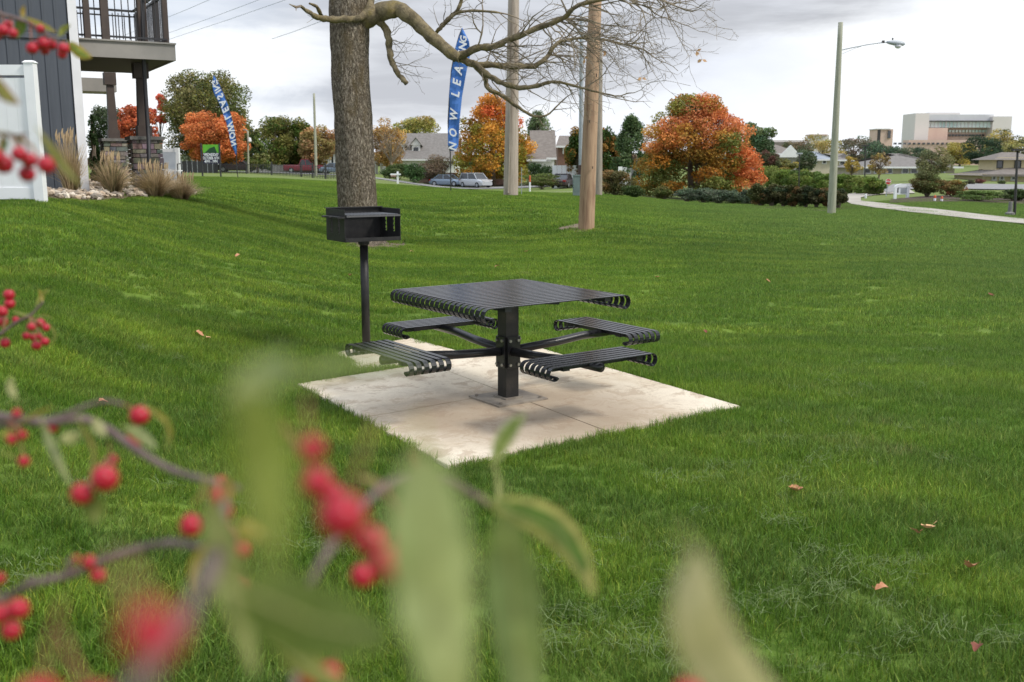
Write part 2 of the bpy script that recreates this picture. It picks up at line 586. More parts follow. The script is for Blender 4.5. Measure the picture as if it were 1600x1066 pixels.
M['conc_far'] = mat('far_precast', (.60, .57, .54), (.65, .61, .58), scale=.05, rough=.85)  # precast lightened too, haze carried by the base colour
M['conc_lite'] = mat('far_precast_light', (.62, .62, .63), (.55, .55, .57), scale=.08, rough=.85)  # lighter precast, also whitened in colour to stand for haze
M['glass'] = mat('window_glass', (.03, .035, .04), rough=.08, spec=.8)
M['glass_far'] = mat('far_window_band', (.42, .60, .58), (.72, .78, .77), scale=.07, rough=.25)
M['car_silver'] = mat('car_silver', (.50, .52, .55), rough=.25, metal=.3)
M['car_blue'] = mat('car_steel_blue', (.22, .28, .36), rough=.25, metal=.3)
M['car_red'] = mat('car_maroon', (.20, .018, .035), rough=.3)
M['car_dark'] = mat('car_dark', (.05, .035, .04), rough=.3)
M['rubber'] = mat('tyre_rubber', (.02, .02, .02), rough=.8)
M['headlamp'] = mat('lamp_lens', (.6, .6, .62), rough=.15)
M['redlamp'] = mat('tail_lamp', (.4, .01, .01), rough=.2)
M['pedestal'] = mat('utility_green_box', (.17, .22, .21), (.14, .185, .18), scale=4, rough=.6)
M['berry'] = mat('crabapple_skin', (.31, .004, .030), (.42, .016, .020), scale=60, rough=.30, spec=.35)
M['calyx'] = mat('berry_calyx', (.05, .02, .015), rough=.9)
M['stalk'] = mat('berry_stalk', (.25, .16, .06), (.30, .10, .07), scale=40, rough=.7)
M['cbark'] = mat('crabapple_bark', (.125, .078, .075), (.20, .14, .13), scale=60, rough=.75, bump=.4, bscale=300)
M['cleaf'] = mat('crabapple_leaf', (1, 1, 1), (.82, .82, .66), scale=50, attr=True, rough=.5, transl=.45, spec=.35)
M['dead_leaf'] = mat('fallen_leaf_brown', (.42, .17, .075), (.52, .27, .15), scale=40, rough=.75, transl=.1)
M['dead_pale'] = mat('fallen_leaf_tan', (.70, .44, .22), (.60, .33, .18), scale=40, rough=.75, transl=.1)
M['dead_red'] = mat('fallen_leaf_red', (.24, .07, .04), (.17, .05, .03), scale=40, rough=.75, transl=.1)
M['cable'] = mat('power_cable', (.30, .32, .36), rough=.7)
M['brickpave'] = mat('wall_brick_low', (.25, .17, .14), (.31, .21, .18), scale=3, rough=.9)


def bark_mat():
    m = bpy.data.materials.new('furrowed_bark')
    m.use_nodes = True
    nt = m.node_tree
    nt.nodes.clear()
    w_ = NT(nt)
    tc_ = w_.n('ShaderNodeTexCoord').outputs['Object']
    v1 = w_.n('ShaderNodeMapping', ins={0: tc_, 3: (1, 1, .28)}).outputs[0]
    nz = w_.noise(v1, 5, 4, .6)
    vv = w_.n('ShaderNodeVectorMath', operation='ADD', ins={0: v1, 1: w_.n('ShaderNodeTexNoise', ins={'Vector': v1, 'Scale': 10, 'Detail': 4}).outputs[1]}).outputs[0]
    vo = w_.n('ShaderNodeTexVoronoi', feature='DISTANCE_TO_EDGE', ins={'Vector': vv, 'Scale': 11.0}).outputs[0]
    ridge = w_.ss(vo, .0, .28)
    f2 = w_.noise(w_.n('ShaderNodeMapping', ins={0: tc_, 3: (1, 1, .35)}).outputs[0], 34, 6, .7)
    c = w_.mix(ridge, (.085, .068, .05), (.29, .24, .18))
    c = w_.mix(w_.ss(f2, .45, .68), c, (.46, .40, .32))
    c = w_.mix(w_.m('MULTIPLY', w_.ss(nz, .5, .72), .6), c, (.17, .125, .06))
    h = w_.m('ADD', w_.m('MULTIPLY', ridge, 1.0), w_.m('MULTIPLY', f2, .6))
    bn = w_.n('ShaderNodeBump', ins={'Strength': .9, 'Distance': .03, 'Height': h})
    b = w_.n('ShaderNodeBsdfPrincipled', ins={0: c, 'Roughness': .92, 'Normal': bn.outputs[0]})
    b.inputs['Specular IOR Level'].default_value = .15
    w_.n('ShaderNodeOutputMaterial', ins={0: b.outputs[0]})
    return m


M['bark'] = bark_mat()


def concrete_mat():
    m = bpy.data.materials.new('pad_concrete')
    m.use_nodes = True
    nt = m.node_tree
    nt.nodes.clear()
    w_ = NT(nt)
    p = w_.n('ShaderNodeNewGeometry').outputs['Position']
    a_ = w_.noise(p, 1.1, 8, .65, .4)
    b_ = w_.noise(p, 4.5, 9, .75, .6)
    g_ = w_.noise(p, 150, 3, .8)
    h_ = w_.noise(p, 30, 6, .75)
    c = w_.mix(w_.ss(a_, .44, .60), (.74, .66, .53), (.63, .54, .41))
    c = w_.mix(w_.m('MULTIPLY', w_.ss(b_, .50, .58), .6), c, (.40, .30, .21))
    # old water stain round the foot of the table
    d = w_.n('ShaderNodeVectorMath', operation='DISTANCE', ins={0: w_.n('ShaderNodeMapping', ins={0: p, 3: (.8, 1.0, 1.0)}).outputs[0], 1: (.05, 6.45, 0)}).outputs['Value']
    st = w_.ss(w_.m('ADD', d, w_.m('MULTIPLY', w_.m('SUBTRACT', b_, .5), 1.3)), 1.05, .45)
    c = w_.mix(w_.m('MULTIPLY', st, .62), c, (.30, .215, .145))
    c = w_.mix(w_.m('MULTIPLY', w_.ss(h_, .58, .70), .4), c, (.33, .25, .18))
    c = w_.mix(w_.m('MULTIPLY', w_.ss(g_, .35, .65), .22), c, (.30, .24, .18))
    bn = w_.n('ShaderNodeBump', ins={'Strength': .5, 'Distance': .006, 'Height': w_.m('ADD', g_, h_)})
    b = w_.n('ShaderNodeBsdfPrincipled', ins={0: c, 'Roughness': .9, 'Normal': bn.outputs[0]})
    b.inputs['Specular IOR Level'].default_value = .25
    w_.n('ShaderNodeOutputMaterial', ins={0: b.outputs[0]})
    return m


M['concrete'] = concrete_mat()

# ================================================================== THE SETTING
def grid_mesh(name, X, Y, Z, m):
    nr, nc = X.shape
    co = np.stack([X, Y, Z], -1).reshape(-1, 3)
    i = np.arange(nr - 1)[:, None] * nc + np.arange(nc - 1)[None]
    f = np.stack([i, i + 1, i + nc + 1, i + nc], -1).reshape(-1, 4)
    me = bpy.data.meshes.new(name)
    me.vertices.add(len(co))
    me.vertices.foreach_set('co', co.astype('f').ravel())
    me.loops.add(f.size)
    me.loops.foreach_set('vertex_index', f.astype('i').ravel())
    me.polygons.add(len(f))
    me.polygons.foreach_set('loop_start', np.arange(0, f.size, 4, dtype='i'))
    me.polygons.foreach_set('loop_total', np.full(len(f), 4, 'i'))
    me.polygons.foreach_set('use_smooth', np.ones(len(f), bool))
    me.materials.append(m)
    me.update()
    me.validate()
    return me


def quads_mesh(name, V, colr, m, per=4):
    """V: (n, per, 3) faces; colr: (n,3)"""
    n = len(V)
    me = bpy.data.meshes.new(name)
    me.vertices.add(n * per)
    me.vertices.foreach_set('co', V.astype('f').ravel())
    me.loops.add(n * per)
    me.loops.foreach_set('vertex_index', np.arange(n * per, dtype='i'))
    me.polygons.add(n)
    me.polygons.foreach_set('loop_start', np.arange(0, n * per, per, dtype='i'))
    me.polygons.foreach_set('loop_total', np.full(n, per, 'i'))
    me.materials.append(m)
    at_ = me.color_attributes.new('Col', 'FLOAT_COLOR', 'CORNER')
    c = np.ones((n, per, 4), 'f')
    c[:, :, :3] = colr[:, None, :] if colr.ndim == 2 else colr
    at_.data.foreach_set('color', c.ravel())
    me.update()
    return me


yr = np.concatenate([np.linspace(-14, 2, 12), np.exp(np.linspace(math.log(2.3), math.log(2500), 300))])
tt = np.linspace(-1, 1, 221)
Xg = tt[None] * (7 + np.clip(yr, 0, None)[:, None] * .86)
Yg = np.repeat(yr[:, None], 221, 1)
ground = place(grid_mesh('ground', Xg, Yg, gz_np(Xg, Yg), M['lawn']), 'ground')
tag(ground, kind='structure')


def ribbon(name, pairs, m, dz=.05, sub=10, acr=4, thick=.0):
    """pairs: [((px,row),(px,row)), ...] left/right edge points lying on the ground"""
    L = [hit(*a) for a, b in pairs]
    Rr = [hit(*b) for a, b in pairs]
    return strip(name, L, Rr, m, dz, sub, acr)


def strip(name, L, Rr, m, dz=.05, sub=10, acr=4):
    rows = []
    for i in range(len(L) - 1):
        for k in range(sub + (i == len(L) - 2)):
            t = k / sub
            a = L[i].lerp(L[i + 1], t)
            b = Rr[i].lerp(Rr[i + 1], t)
            rows.append([a.lerp(b, q / acr) for q in range(acr + 1)])
    P = np.array([[tuple(p) for p in r] for r in rows])
    Z = gz_np(P[..., 0], P[..., 1]) + dz
    o = place(grid_mesh(name, P[..., 0], P[..., 1], Z, m), name)
    return tag(o, kind='structure')


# --- concrete pad: four slabs and the small slab for the grill
PADC = [Vector((*hit(px, r).xy, 0)) for px, r in ((465, 604), (700, 734), (1156, 640), (836, 546))]


def bil(u, v):
    l_, n_, r_, b_ = PADC
    return l_.lerp(n_, u).lerp(b_.lerp(r_, u), v)


pad = tag(bpy.data.objects.new('concrete_pad', None), kind='structure')
col.objects.link(pad)


def slab(name, poly, z0=-.1, z1=.022, m=None):
    bm = bmesh.new()
    vs = [bm.verts.new((p.x, p.y, z0)) for p in poly]
    f = bm.faces.new(vs)
    r = bmesh.ops.extrude_face_region(bm, geom=[f])
    tv = [e for e in r['geom'] if isinstance(e, bmesh.types.BMVert)]
    for v in tv:
        v.co.z = z1
    bmesh.ops.recalc_face_normals(bm, faces=bm.faces)
    te = [e for e in bm.edges if all(v in tv for v in e.verts)]
    bmesh.ops.bevel(bm, geom=te, offset=.004, segments=2, affect='EDGES')
    me = bpy.data.meshes.new(name)
    bm.to_mesh(me)
    bm.free()
    me.materials.append(m or M['concrete'])
    return me


g = .0005
for u0, u1 in ((0, .5 - g), (.5 + g, 1)):
    for v0, v1 in ((0, .5 - g), (.5 + g, 1)):
        n_ = 7
        poly = [bil(u0, v0), bil(u1, v0), bil(u1, v1), bil(u0, v1)]
        place(slab('slab', poly), 'slab', pad)
ext = [Vector((*hit(px, r).xy, 0)) for px, r in ((525, 555), (560, 583), (737, 558.5), (640, 531))]
place(slab('slab', ext, z1=.020), 'slab', pad)
bed = slab('slab_bed', [bil(.01, .01), bil(.99, .01), bil(.99, .99), bil(.01, .99)], z0=-.12, z1=.016, m=M['concrete'])
tag(place(bed, 'slab_bed', pad))


def in_poly(x, y, poly):
    c = False
    n = len(poly)
    for i in range(n):
        x1, y1 = poly[i][0], poly[i][1]
        x2, y2 = poly[i - 1][0], poly[i - 1][1]
        if (y1 > y) != (y2 > y) and x < (x2 - x1) * (y - y1) / (y2 - y1) + x1:
            c = not c
    return c


def grow(poly, d):
    c = sum((Vector(p[:2]) for p in poly), Vector((0, 0))) / len(poly)
    return [Vector(p[:2]) + (Vector(p[:2]) - c).normalized() * d for p in poly]


# --- roads and pavements
drive_edge = ribbon('driveway', [((1760, 366), (1760, 358)), ((1600, 352), (1600, 344)), ((1500, 342), (1500, 333)), ((1420, 333), (1420, 325)),
                                 ((1365, 326), (1372, 318)), ((1330, 320), (1345, 315)), ((1318, 311), (1345, 310)), ((1326, 304), (1356, 307)),
                                 ((1370, 299), (1385, 304)), ((1420, 296), (1430, 303))], M['pave'], dz=.06, sub=14)
tag(drive_edge, kind='structure')
ribbon('road', [((1376, 297), (1388, 303)), ((1395, 289), (1420, 297)), ((1440, 287.5), (1470, 296)), ((1520, 288), (1530, 297)), ((1640, 290), (1640, 299))], M['asphalt'], dz=.09, sub=10)


def wstrip(name, pts, w_, m, dz=.05, sub=12):
    """pts: [(px, Y)] centre line, w_: width in depth"""
    L = [gp(px, Y - w_ / 2) for px, Y in pts]
    Rr = [gp(px, Y + w_ / 2) for px, Y in pts]
    return strip(name, L, Rr, m, dz, sub, 3)


wstrip('street', [(250, 128), (400, 127), (560, 124), (700, 119), (800, 119), (860, 120)], 9.0, M['asphalt'], .06)
wstrip('sidewalk', [(430, 106), (560, 106), (640, 104), (720, 102)], 1.8, M['pave'], .08)
wstrip('sidewalk', [(640, 136), (760, 140), (900, 137), (960, 135)], 2.2, M['pave'], .08)
wstrip('kerb', [(802, 74), (850, 73), (903, 72)], 2.2, M['pave'], .10)
ribbon('soil_patch', [((540, 389), (543, 379)), ((570, 393), (570, 376)), ((610, 389), (612, 375)), ((634, 386), (630, 377))], M['dirt'], dz=.015, sub=6)
ribbon('soil_patch', [((868, 360), (880, 355)), ((905, 364), (905, 350)), ((935, 361), (930, 352)), ((943, 357), (941, 353))], M['dirt'], dz=.015, sub=6)
ribbon('mulch_bed', [((1178, 328), (1180, 312)), ((1250, 330), (1250, 312)), ((1310, 331), (1310, 314)), ((1336, 325), (1333, 320))], M['mulch'], dz=.03, sub=8)
ribbon('mulch_bed', [((1388, 318), (1392, 313)), ((1430, 318), (1440, 308)), ((1500, 316), (1500, 306)), ((1560, 318), (1560, 308)), ((1640, 322), (1640, 312))], M['mulch'], dz=.05, sub=6)
wstrip('mulch_bed', [(950, 60), (1010, 62), (1060, 62), (1186, 60)], 3.5, M['mulch'], .03)
wstrip('mulch_bed', [(600, 139), (660, 130), (770, 128), (860, 127)], 2.5, M['mulch'], .12)
ribbon('stone_bed', [((-150, 318), (-150, 285)), ((0, 316), (0, 286)), ((100, 315), (100, 286)), ((200, 312), (190, 286)), ((270, 309), (235, 284)), ((308, 305), (262, 283))], M['dirt'], dz=.012, sub=8)
BED = [(-150, 318), (0, 316), (100, 315), (200, 312), (270, 309), (308, 305), (262, 283), (190, 284), (0, 284), (-150, 284)]
BEDW = [hit(*p) for p in BED]

# ------------------------------------------------------------------ turf (instanced tufts, geometry nodes)
npr = np.random.default_rng(5)


def tuft(name, size, n, h0, h1, wd, lean, m=None, tint=None, seed=0):
    r = np.random.default_rng(seed)
    bx, by = r.uniform(-size / 2, size / 2, (2, n))
    h = r.uniform(h0, h1, n)
    a = r.uniform(0, 2 * np.pi, n)
    # blades lean together a little, plus their own lean
    la = r.uniform(0, 2 * np.pi, n)
    ll = np.abs(r.normal(0, lean, n)) * h
    ca, sa = np.cos(a), np.sin(a)
    W = wd * r.uniform(.6, 1.2, n)
    dx, dy = np.cos(la) * ll, np.sin(la) * ll
    V = np.zeros((n, 2, 4, 3))
    fr = [(0, 1.0, 0), (.5, .85, .35), (1.0, .12, 1.0)]
    P = []
    for t, ww, ln in fr:
        cx, cy = bx + dx * ln, by + dy * ln
        z = h * t * (1 - .22 * ln * np.clip(ll / h, 0, 1.2))
        P.append((np.stack([cx - ca * W * ww / 2, cy - sa * W * ww / 2, z], -1), np.stack([cx + ca * W * ww / 2, cy + sa * W * ww / 2, z], -1)))
    for k in range(2):
        V[:, k, 0], V[:, k, 1], V[:, k, 2], V[:, k, 3] = P[k][0], P[k][1], P[k + 1][1], P[k + 1][0]
    tone = r.uniform(.5, 1.5, n)
    yel = r.random(n) < .12
    c = np.ones((n, 2, 4, 3))
    base = np.stack([tone * np.where(yel, 1.9, 1), tone * np.where(yel, 1.35, 1), tone * np.where(yel, 1.6, 1)], -1)
    if tint is not None:
        base = tone[:, None] * np.array(tint)
    c *= base[:, None, None, :]
    return bpy.data.objects.new(name, quads_mesh(name, V.reshape(-1, 4, 3), c.reshape(-1, 4, 3), m or M['blade']))


def scatter(name, protos, P, rot, scl, idx):
    me = bpy.data.meshes.new(name)
    me.vertices.add(len(P))
    me.vertices.foreach_set('co', np.asarray(P, 'f').ravel())
    for nm, typ, data in (('rot', 'FLOAT_VECTOR', rot), ('scl', 'FLOAT', scl), ('idx', 'INT', idx)):
        a_ = me.attributes.new(nm, typ, 'POINT')
        a_.data.foreach_set('vector' if typ == 'FLOAT_VECTOR' else 'value', np.asarray(data, 'i' if typ == 'INT' else 'f').ravel())
    o = place(me, name)
    ng = bpy.data.node_groups.new(name, 'GeometryNodeTree')
    ng.interface.new_socket('Geometry', in_out='INPUT', socket_type='NodeSocketGeometry')
    ng.interface.new_socket('Geometry', in_out='OUTPUT', socket_type='NodeSocketGeometry')
    N, Lk = ng.nodes, ng.links
    gi, go = N.new('NodeGroupInput'), N.new('NodeGroupOutput')
    g2i = N.new('GeometryNodeGeometryToInstance')
    for p in reversed(protos):
        oi = N.new('GeometryNodeObjectInfo')
        oi.inputs[0].default_value = p
        Lk.new(oi.outputs['Geometry'], g2i.inputs[0])
    iop = N.new('GeometryNodeInstanceOnPoints')
    iop.inputs['Pick Instance'].default_value = True
    Lk.new(gi.outputs[0], iop.inputs['Points'])
    Lk.new(g2i.outputs[0], iop.inputs['Instance'])

    def attr(nm, typ):
        a = N.new('GeometryNodeInputNamedAttribute')
        a.data_type = typ
        a.inputs[0].default_value = nm
        return a.outputs[0]
    Lk.new(attr('idx', 'INT'), iop.inputs['Instance Index'])
    Lk.new(attr('rot', 'FLOAT_VECTOR'), iop.inputs['Rotation'])
    Lk.new(attr('scl', 'FLOAT'), iop.inputs['Scale'])
    Lk.new(iop.outputs[0], go.inputs[0])
    md = o.modifiers.new('scatter', 'NODES')
    md.node_group = ng
    return o


def terrain_rot(x, y):
    e = .3
    sx = (gz_np(x + e, y) - gz_np(x - e, y)) / (2 * e)
    sy = (gz_np(x, y + e) - gz_np(x, y - e)) / (2 * e)
    out = np.zeros((len(x), 3))
    for i in range(len(x)):
        n_ = Vector((-sx[i], -sy[i], 1)).normalized()
        q = Vector((0, 0, 1)).rotation_difference(n_) @ Euler((0, 0, npr.uniform(0, 6.283))).to_quaternion()
        out[i] = q.to_euler()
    return out


def field(step, y0, y1, jit=.5, wmul=.60, wadd=1.6):
    pts = []
    y = y0
    while y < y1:
        hw = y * wmul + wadd
        xs = np.arange(-hw, hw, step)
        xs = xs + npr.uniform(-jit, jit, len(xs)) * step
        ys = y + npr.uniform(-jit, jit, len(xs)) * step
        pts.append(np.stack([xs, ys], 1))
        y += step
    return np.concatenate(pts)


PADG, EXTG = grow(PADC, .035), grow(ext, .02)
TREE_C = gp(563, 19.0)


SOIL = [[hit(*p) for p in ((545, 386), (570, 391), (612, 388), (634, 382), (628, 377), (545, 380))], [hit(*p) for p in ((872, 358), (905, 363), (940, 359), (938, 353), (905, 352))]]


def keep(P, rock=True):
    m_ = np.ones(len(P), bool)
    for i, (x, y) in enumerate(P):
        if 4 < y < 10 and (in_poly(x, y, PADG) or in_poly(x, y, EXTG)):
            m_[i] = False
        elif rock and y > 12 and x < -4 and in_poly(x, y, BEDW):
            m_[i] = False
        elif rock and 15 < y < 26 and (in_poly(x, y, SOIL[0]) or in_poly(x, y, SOIL[1])) and npr.random() < .85:
            m_[i] = False
    return P[m_]


def add_turf(name, P, protos, smin, smax, dead=0):
    x, y = P[:, 0], P[:, 1]
    z = gz_np(x, y)
    # worn or long spots make the height uneven
    k = .5 + .5 * np.sin(x * 1.7 + 2.0 * np.sin(y * .9)) * np.sin(y * 1.3 + 1.5 * np.sin(x * .7 + 1))
    s_ = npr.uniform(smin, smax, len(P)) * (.82 + .36 * k)
    o = scatter(name, protos, np.stack([x, y, z - .003], 1), terrain_rot(x, y), s_, npr.integers(0, len(protos), len(P)))
    return tag(o, 'short green lawn grass with paler clippings and dry spots', 'grass', kind='stuff')


tA = [tuft('grass_tuft', .15, 190, .028, .066, .0034, .55, seed=i) for i in range(7)]
tB = [tuft('grass_tuft', .34, 420, .03, .066, .006, .6, seed=20 + i) for i in range(5)]
tC = [tuft('grass_tuft', 1.0, 900, .035, .075, .015, .6, seed=40 + i) for i in range(5)]
PA = keep(field(.105, 2.2, 9.5))
add_turf('grass', PA, tA, .85, 1.2)
add_turf('grass', keep(field(.25, 9.2, 21)), tB, .85, 1.2)
add_turf('grass', keep(field(.72, 20, 62)), tC, .8, 1.15)
# taller untrimmed fringe against the pad edge
fr = []
for poly, n_ in ((PADC, 4), (ext, 4)):
    for i in range(n_):
        a_, b_ = poly[i], poly[(i + 1) % n_]
        c_ = sum(poly, Vector()) / 4
        nrm = Vector((b_.y - a_.y, a_.x - b_.x, 0)).normalized()
        if nrm.dot(a_ - c_) < 0:
            nrm = -nrm
        for k in range(int((b_ - a_).length / .045)):
            p = a_.lerp(b_, npr.uniform(0, 1)) + nrm * npr.uniform(.025, .09)
            fr.append((p.x, p.y))
fr = keep(np.array(fr), False)
tF = [tuft('grass_tuft', .09, 50, .04, .085, .0034, .55, seed=60 + i) for i in range(4)]
add_turf('grass', fr, tF, .8, 1.15)

# mown clippings lying on the turf in loose swaths
M['clip'] = mat('grass_clippings', (1, 1, 1), (.85, .85, .85), scale=5, attr=True, rough=.9, transl=.25)


def clip_proto(seed):
    r = np.random.default_rng(seed)
    n = 30
    V = np.zeros((n, 2, 4, 3))
    p = np.stack([r.normal(0, .055, n), r.normal(0, .055, n), r.uniform(.03, .055, n)], -1)
    a = r.uniform(0, 6.283, n)
    d = np.stack([np.cos(a), np.sin(a), r.normal(0, .3, n)], -1) * r.uniform(.012, .035, n)[:, None]
    q = np.stack([-np.sin(a), np.cos(a), np.zeros(n)], -1) * .0009
    mid = p + np.stack([r.normal(0, .006, n)] * 3, -1)
    for k, (s_, e_) in enumerate(((p - d, mid), (mid, p + d))):
        V[:, k, 0], V[:, k, 1], V[:, k, 2], V[:, k, 3] = s_ - q, s_ + q, e_ + q, e_ - q
    c = np.ones((n, 2, 4, 3)) * np.array((.17, .23, .085)) * r.uniform(.6, 1.3, n)[:, None, None, None]
    return bpy.data.objects.new('clippings', quads_mesh('clippings', V.reshape(-1, 4, 3), c.reshape(-1, 4, 3), M['clip']))


swaths = [([(1600, 620), (1400, 640), (1290, 700), (1250, 790), (1330, 830)], .45, 300), ([(1130, 820), (1000, 900), (1100, 960), (1300, 960), (1450, 1010)], .30, 330),
          ([(-20, 905), (100, 890), (260, 870), (420, 850), (560, 860)], .10, 150), ([(150, 790), (260, 770), (480, 800), (620, 900)], .16, 120),
          ([(1600, 560), (1350, 580), (1200, 660), (1160, 760)], .4, 160), ([(1600, 900), (1400, 930), (1200, 1000), (1050, 1060)], .3, 170),
          ([(0, 575), (150, 560), (300, 560)], .2, 60), ([(1050, 740), (1200, 760), (1330, 720)], .2, 110), ([(700, 1060), (860, 980), (1000, 1040)], .2, 60)]
CP = []
for pts_, sp_, n_ in swaths:
    W_ = [hit(*p) for p in pts_]
    for _ in range(int(n_ * .09)):
        t = npr.uniform(0, len(W_) - 1.001)
        i = int(t)
        p = W_[i].lerp(W_[i + 1], t - i)
        CP.append((p.x + npr.normal(0, sp_), p.y + npr.normal(0, sp_ * .8)))
CP = keep(np.array(CP))
o = scatter('grass_clippings', [clip_proto(s) for s in (1, 2, 3)], np.stack([CP[:, 0], CP[:, 1], gz_np(CP[:, 0], CP[:, 1])], 1), terrain_rot(CP[:, 0], CP[:, 1]),
            npr.uniform(.7, 1.3, len(CP)), npr.integers(0, 3, len(CP)))
tag(o, 'pale dry grass clippings strewn over the lawn in loose swaths', 'clippings', kind='stuff')

# river stones in the bed by the building
ico = bmesh.new()
bmesh.ops.create_icosphere(ico, subdivisions=1, radius=1)
iv = np.array([tuple(v.co) for v in ico.verts])
iff = np.array([[v.index for v in f.verts] for f in ico.faces])
ico.free()
rocks = []
bx = [p.x for p in BEDW]
by = [p.y for p in BEDW]
tries = 0
while len(rocks) < 3600 and tries < 20000:
    tries += 1
    x, y = rnd.uniform(max(-14, min(bx)), max(bx)), rnd.uniform(min(by), max(by))
    if in_poly(x, y, BEDW):
        rocks.append((x, y))
rv, rf_, rc = [], [], []
pal = [(.52, .43, .33), (.42, .34, .26), (.62, .55, .46), (.28, .24, .20), (.47, .36, .26)]
for i, (x, y) in enumerate(rocks):
    s = np.array([npr.uniform(.04, .095), npr.uniform(.04, .09), npr.uniform(.03, .06)]) * npr.uniform(.7, 1.2)
    a = npr.uniform(0, 6.28)
    v = iv * s * npr.uniform(.82, 1.15, (len(iv), 1))
    v = np.stack([v[:, 0] * np.cos(a) - v[:, 1] * np.sin(a), v[:, 0] * np.sin(a) + v[:, 1] * np.cos(a), v[:, 2]], 1)
    v += np.array([x, y, gz(x, y) + .04 + npr.uniform(0, .05)])
    rv.append(v[iff])
    rc.append(np.repeat(np.array([pal[i % 5]]) * npr.uniform(.75, 1.2), len(iff), 0))
me = quads_mesh('river_stones', np.concatenate(rv), np.concatenate(rc), M['rock'], 3)
tag(place(me, 'river_stones'), 'bed of pale tan river stones at the foot of the dark building', 'stones', kind='stuff')

# ================================================================== PICNIC TABLE
TC = Vector((-.027, 6.86, .022))
U_ANG = R(35.5)
U = Vector((math.cos(U_ANG), math.sin(U_ANG), 0))
Vv = Vector((-U.y, U.x, 0))
table = thing('picnic_table', 'black steel slatted square picnic table with four attached seats on concrete pad', 'picnic table', TC)


def curl_path(L, r, axis, c, a_end=R(230)):
    """flat bar of length L along axis, both ends rolled down and under"""
    pts = []
    h = L / 2 - r
    N = 9
    for k in range(N, 0, -1):
        a = a_end * k / N
        pts.append(c + axis * (-h - math.sin(a) * r) + Vector((0, 0, -r + math.cos(a) * r)))
    for t in (-1, -.33, .33, 1):
        pts.append(c + axis * (h * t))
    for k in range(1, N + 1):
        a = a_end * k / N
        pts.append(c + axis * (h + math.sin(a) * r) + Vector((0, 0, -r + math.cos(a) * r)))
    return pts


def slat_mesh(name, L, r, w_, t_, m):
    return MB().sweep(curl_path(L, r, Vector((1, 0, 0)), Vector((0, 0, 0))), (0, 1, 0), w_, t_).mesh(name, m)


def slatted(parent_thing, name, centre, ang, L, Wd, n, w_, r, ztop):
    ax = Vector((math.cos(ang), math.sin(ang), 0))
    ay = Vector((-ax.y, ax.x, 0))
    c = Vector((centre.x, centre.y, ztop))
    fr_ = MB()
    rot = Matrix.Rotation(ang, 3, 'Z')
    # cross bars under the slats and the round rod that the curls end on
    for t in (-.34, .34):
        fr_.box(c + ax * (L * t) + Vector((0, 0, -.018)), (.05, Wd - .03, .028), rot)
    fr_.box(c + Vector((0, 0, -.031)), (L * .74, .06, .04), rot)
    f = fr_.build(name, M['black'], parent_thing)
    a = R(215)
    for sgn in (-1, 1):
        p = c + ax * sgn * (L / 2 - r + math.sin(a) * (r - .008)) + Vector((0, 0, -r + math.cos(a) * (r - .010)))
        MB().tube([p - ay * (Wd / 2), p + ay * (Wd / 2)], .0085, 10).build('end_rod', M['black'], f)
    me = slat_mesh('slat', L, r, w_, .006, M['black_top'])
    for i in range(n):
        off = (i - (n - 1) / 2) * ((Wd - w_) / (n - 1))
        o = bpy.data.objects.new('slat', me)
        col.objects.link(o)
        o.parent = f
        o.matrix_parent_inverse = parent_inv(f)
        o.location = c + ay * off
        o.rotation_euler = (0, 0, ang)
    return f


Z0 = .022
slatted(table, 'tabletop', TC, U_ANG, 1.20, 1.19, 20, .040, .046, Z0 + .755)
# apron frame under the top
MB().box(TC + Vector((0, 0, .705)), (.72, .06, .05), Matrix.Rotation(U_ANG + R(45), 3, 'Z')).box(TC + Vector((0, 0, .7045)), (.72, .06, .045), Matrix.Rotation(U_ANG - R(45), 3, 'Z')).build('top_support', M['black'], table)
SEAT_R = .89
seat_z = Z0 + .44
for k, (d, ang) in enumerate(((-U, U_ANG + R(90)), (U, U_ANG + R(90)), (-Vv, U_ANG), (Vv, U_ANG))):
    cc = TC + d * SEAT_R
    slatted(table, 'seat', cc, ang, .87, .30, 6, .034, .040, seat_z)
rotU = Matrix.Rotation(U_ANG, 3, 'Z')
MB().box(TC + Vector((0, 0, .365)), (.105, .105, .70), rotU).build('post', M['post_dirty'], table)
MB().box(TC + Vector((0, 0, .006)), (.42, .38, .012), rotU).box(TC + Vector((0, 0, .016)), (.15, .15, .010), rotU).build('base_plate', M['plate'], table)
for d in (-U, U, -Vv, Vv):
    a_ = Vector((-d.y, d.x, 0))
    mb = MB()
    # bent arm: level from the post, then up to the seat
    pts_ = [TC + d * .06 + Vector((0, 0, .345)), TC + d * .45 + Vector((0, 0, .365)), TC + d * .66 + Vector((0, 0, .385)), TC + d * 1.0 + Vector((0, 0, .39))]
    mb.tube(pts_, [.030] * 4, 12)
    mb.build('seat_arm', M['black'], table, smooth=True)
    # clamp flange on the post with its bolts
    rot = Matrix.Rotation(math.atan2(d.y, d.x), 3, 'Z')
    fl = MB().box(TC + d * .0635 + Vector((0, 0, .34)), (.012, .10, .22), rot).build('flange', M['black'], table)
    for s_ in (-1, 1):
        for zz in (.255, .425):
            c = TC + d * .0695 + a_ * s_ * .034 + Vector((0, 0, zz))
            b = MB().tube([c, c + d * .012], .011, 6)
            b.build('bolt', M['zinc'], fl)
for sx, sy in ((-1, -1), (-1, 1), (1, -1), (1, 1)):
    c = TC + U * sx * .17 + Vv * sy * .15 + Vector((0, 0, .012))
    MB().tube([c, c + Vector((0, 0, .014))], .013, 6).build('anchor_bolt', M['plate'], table)

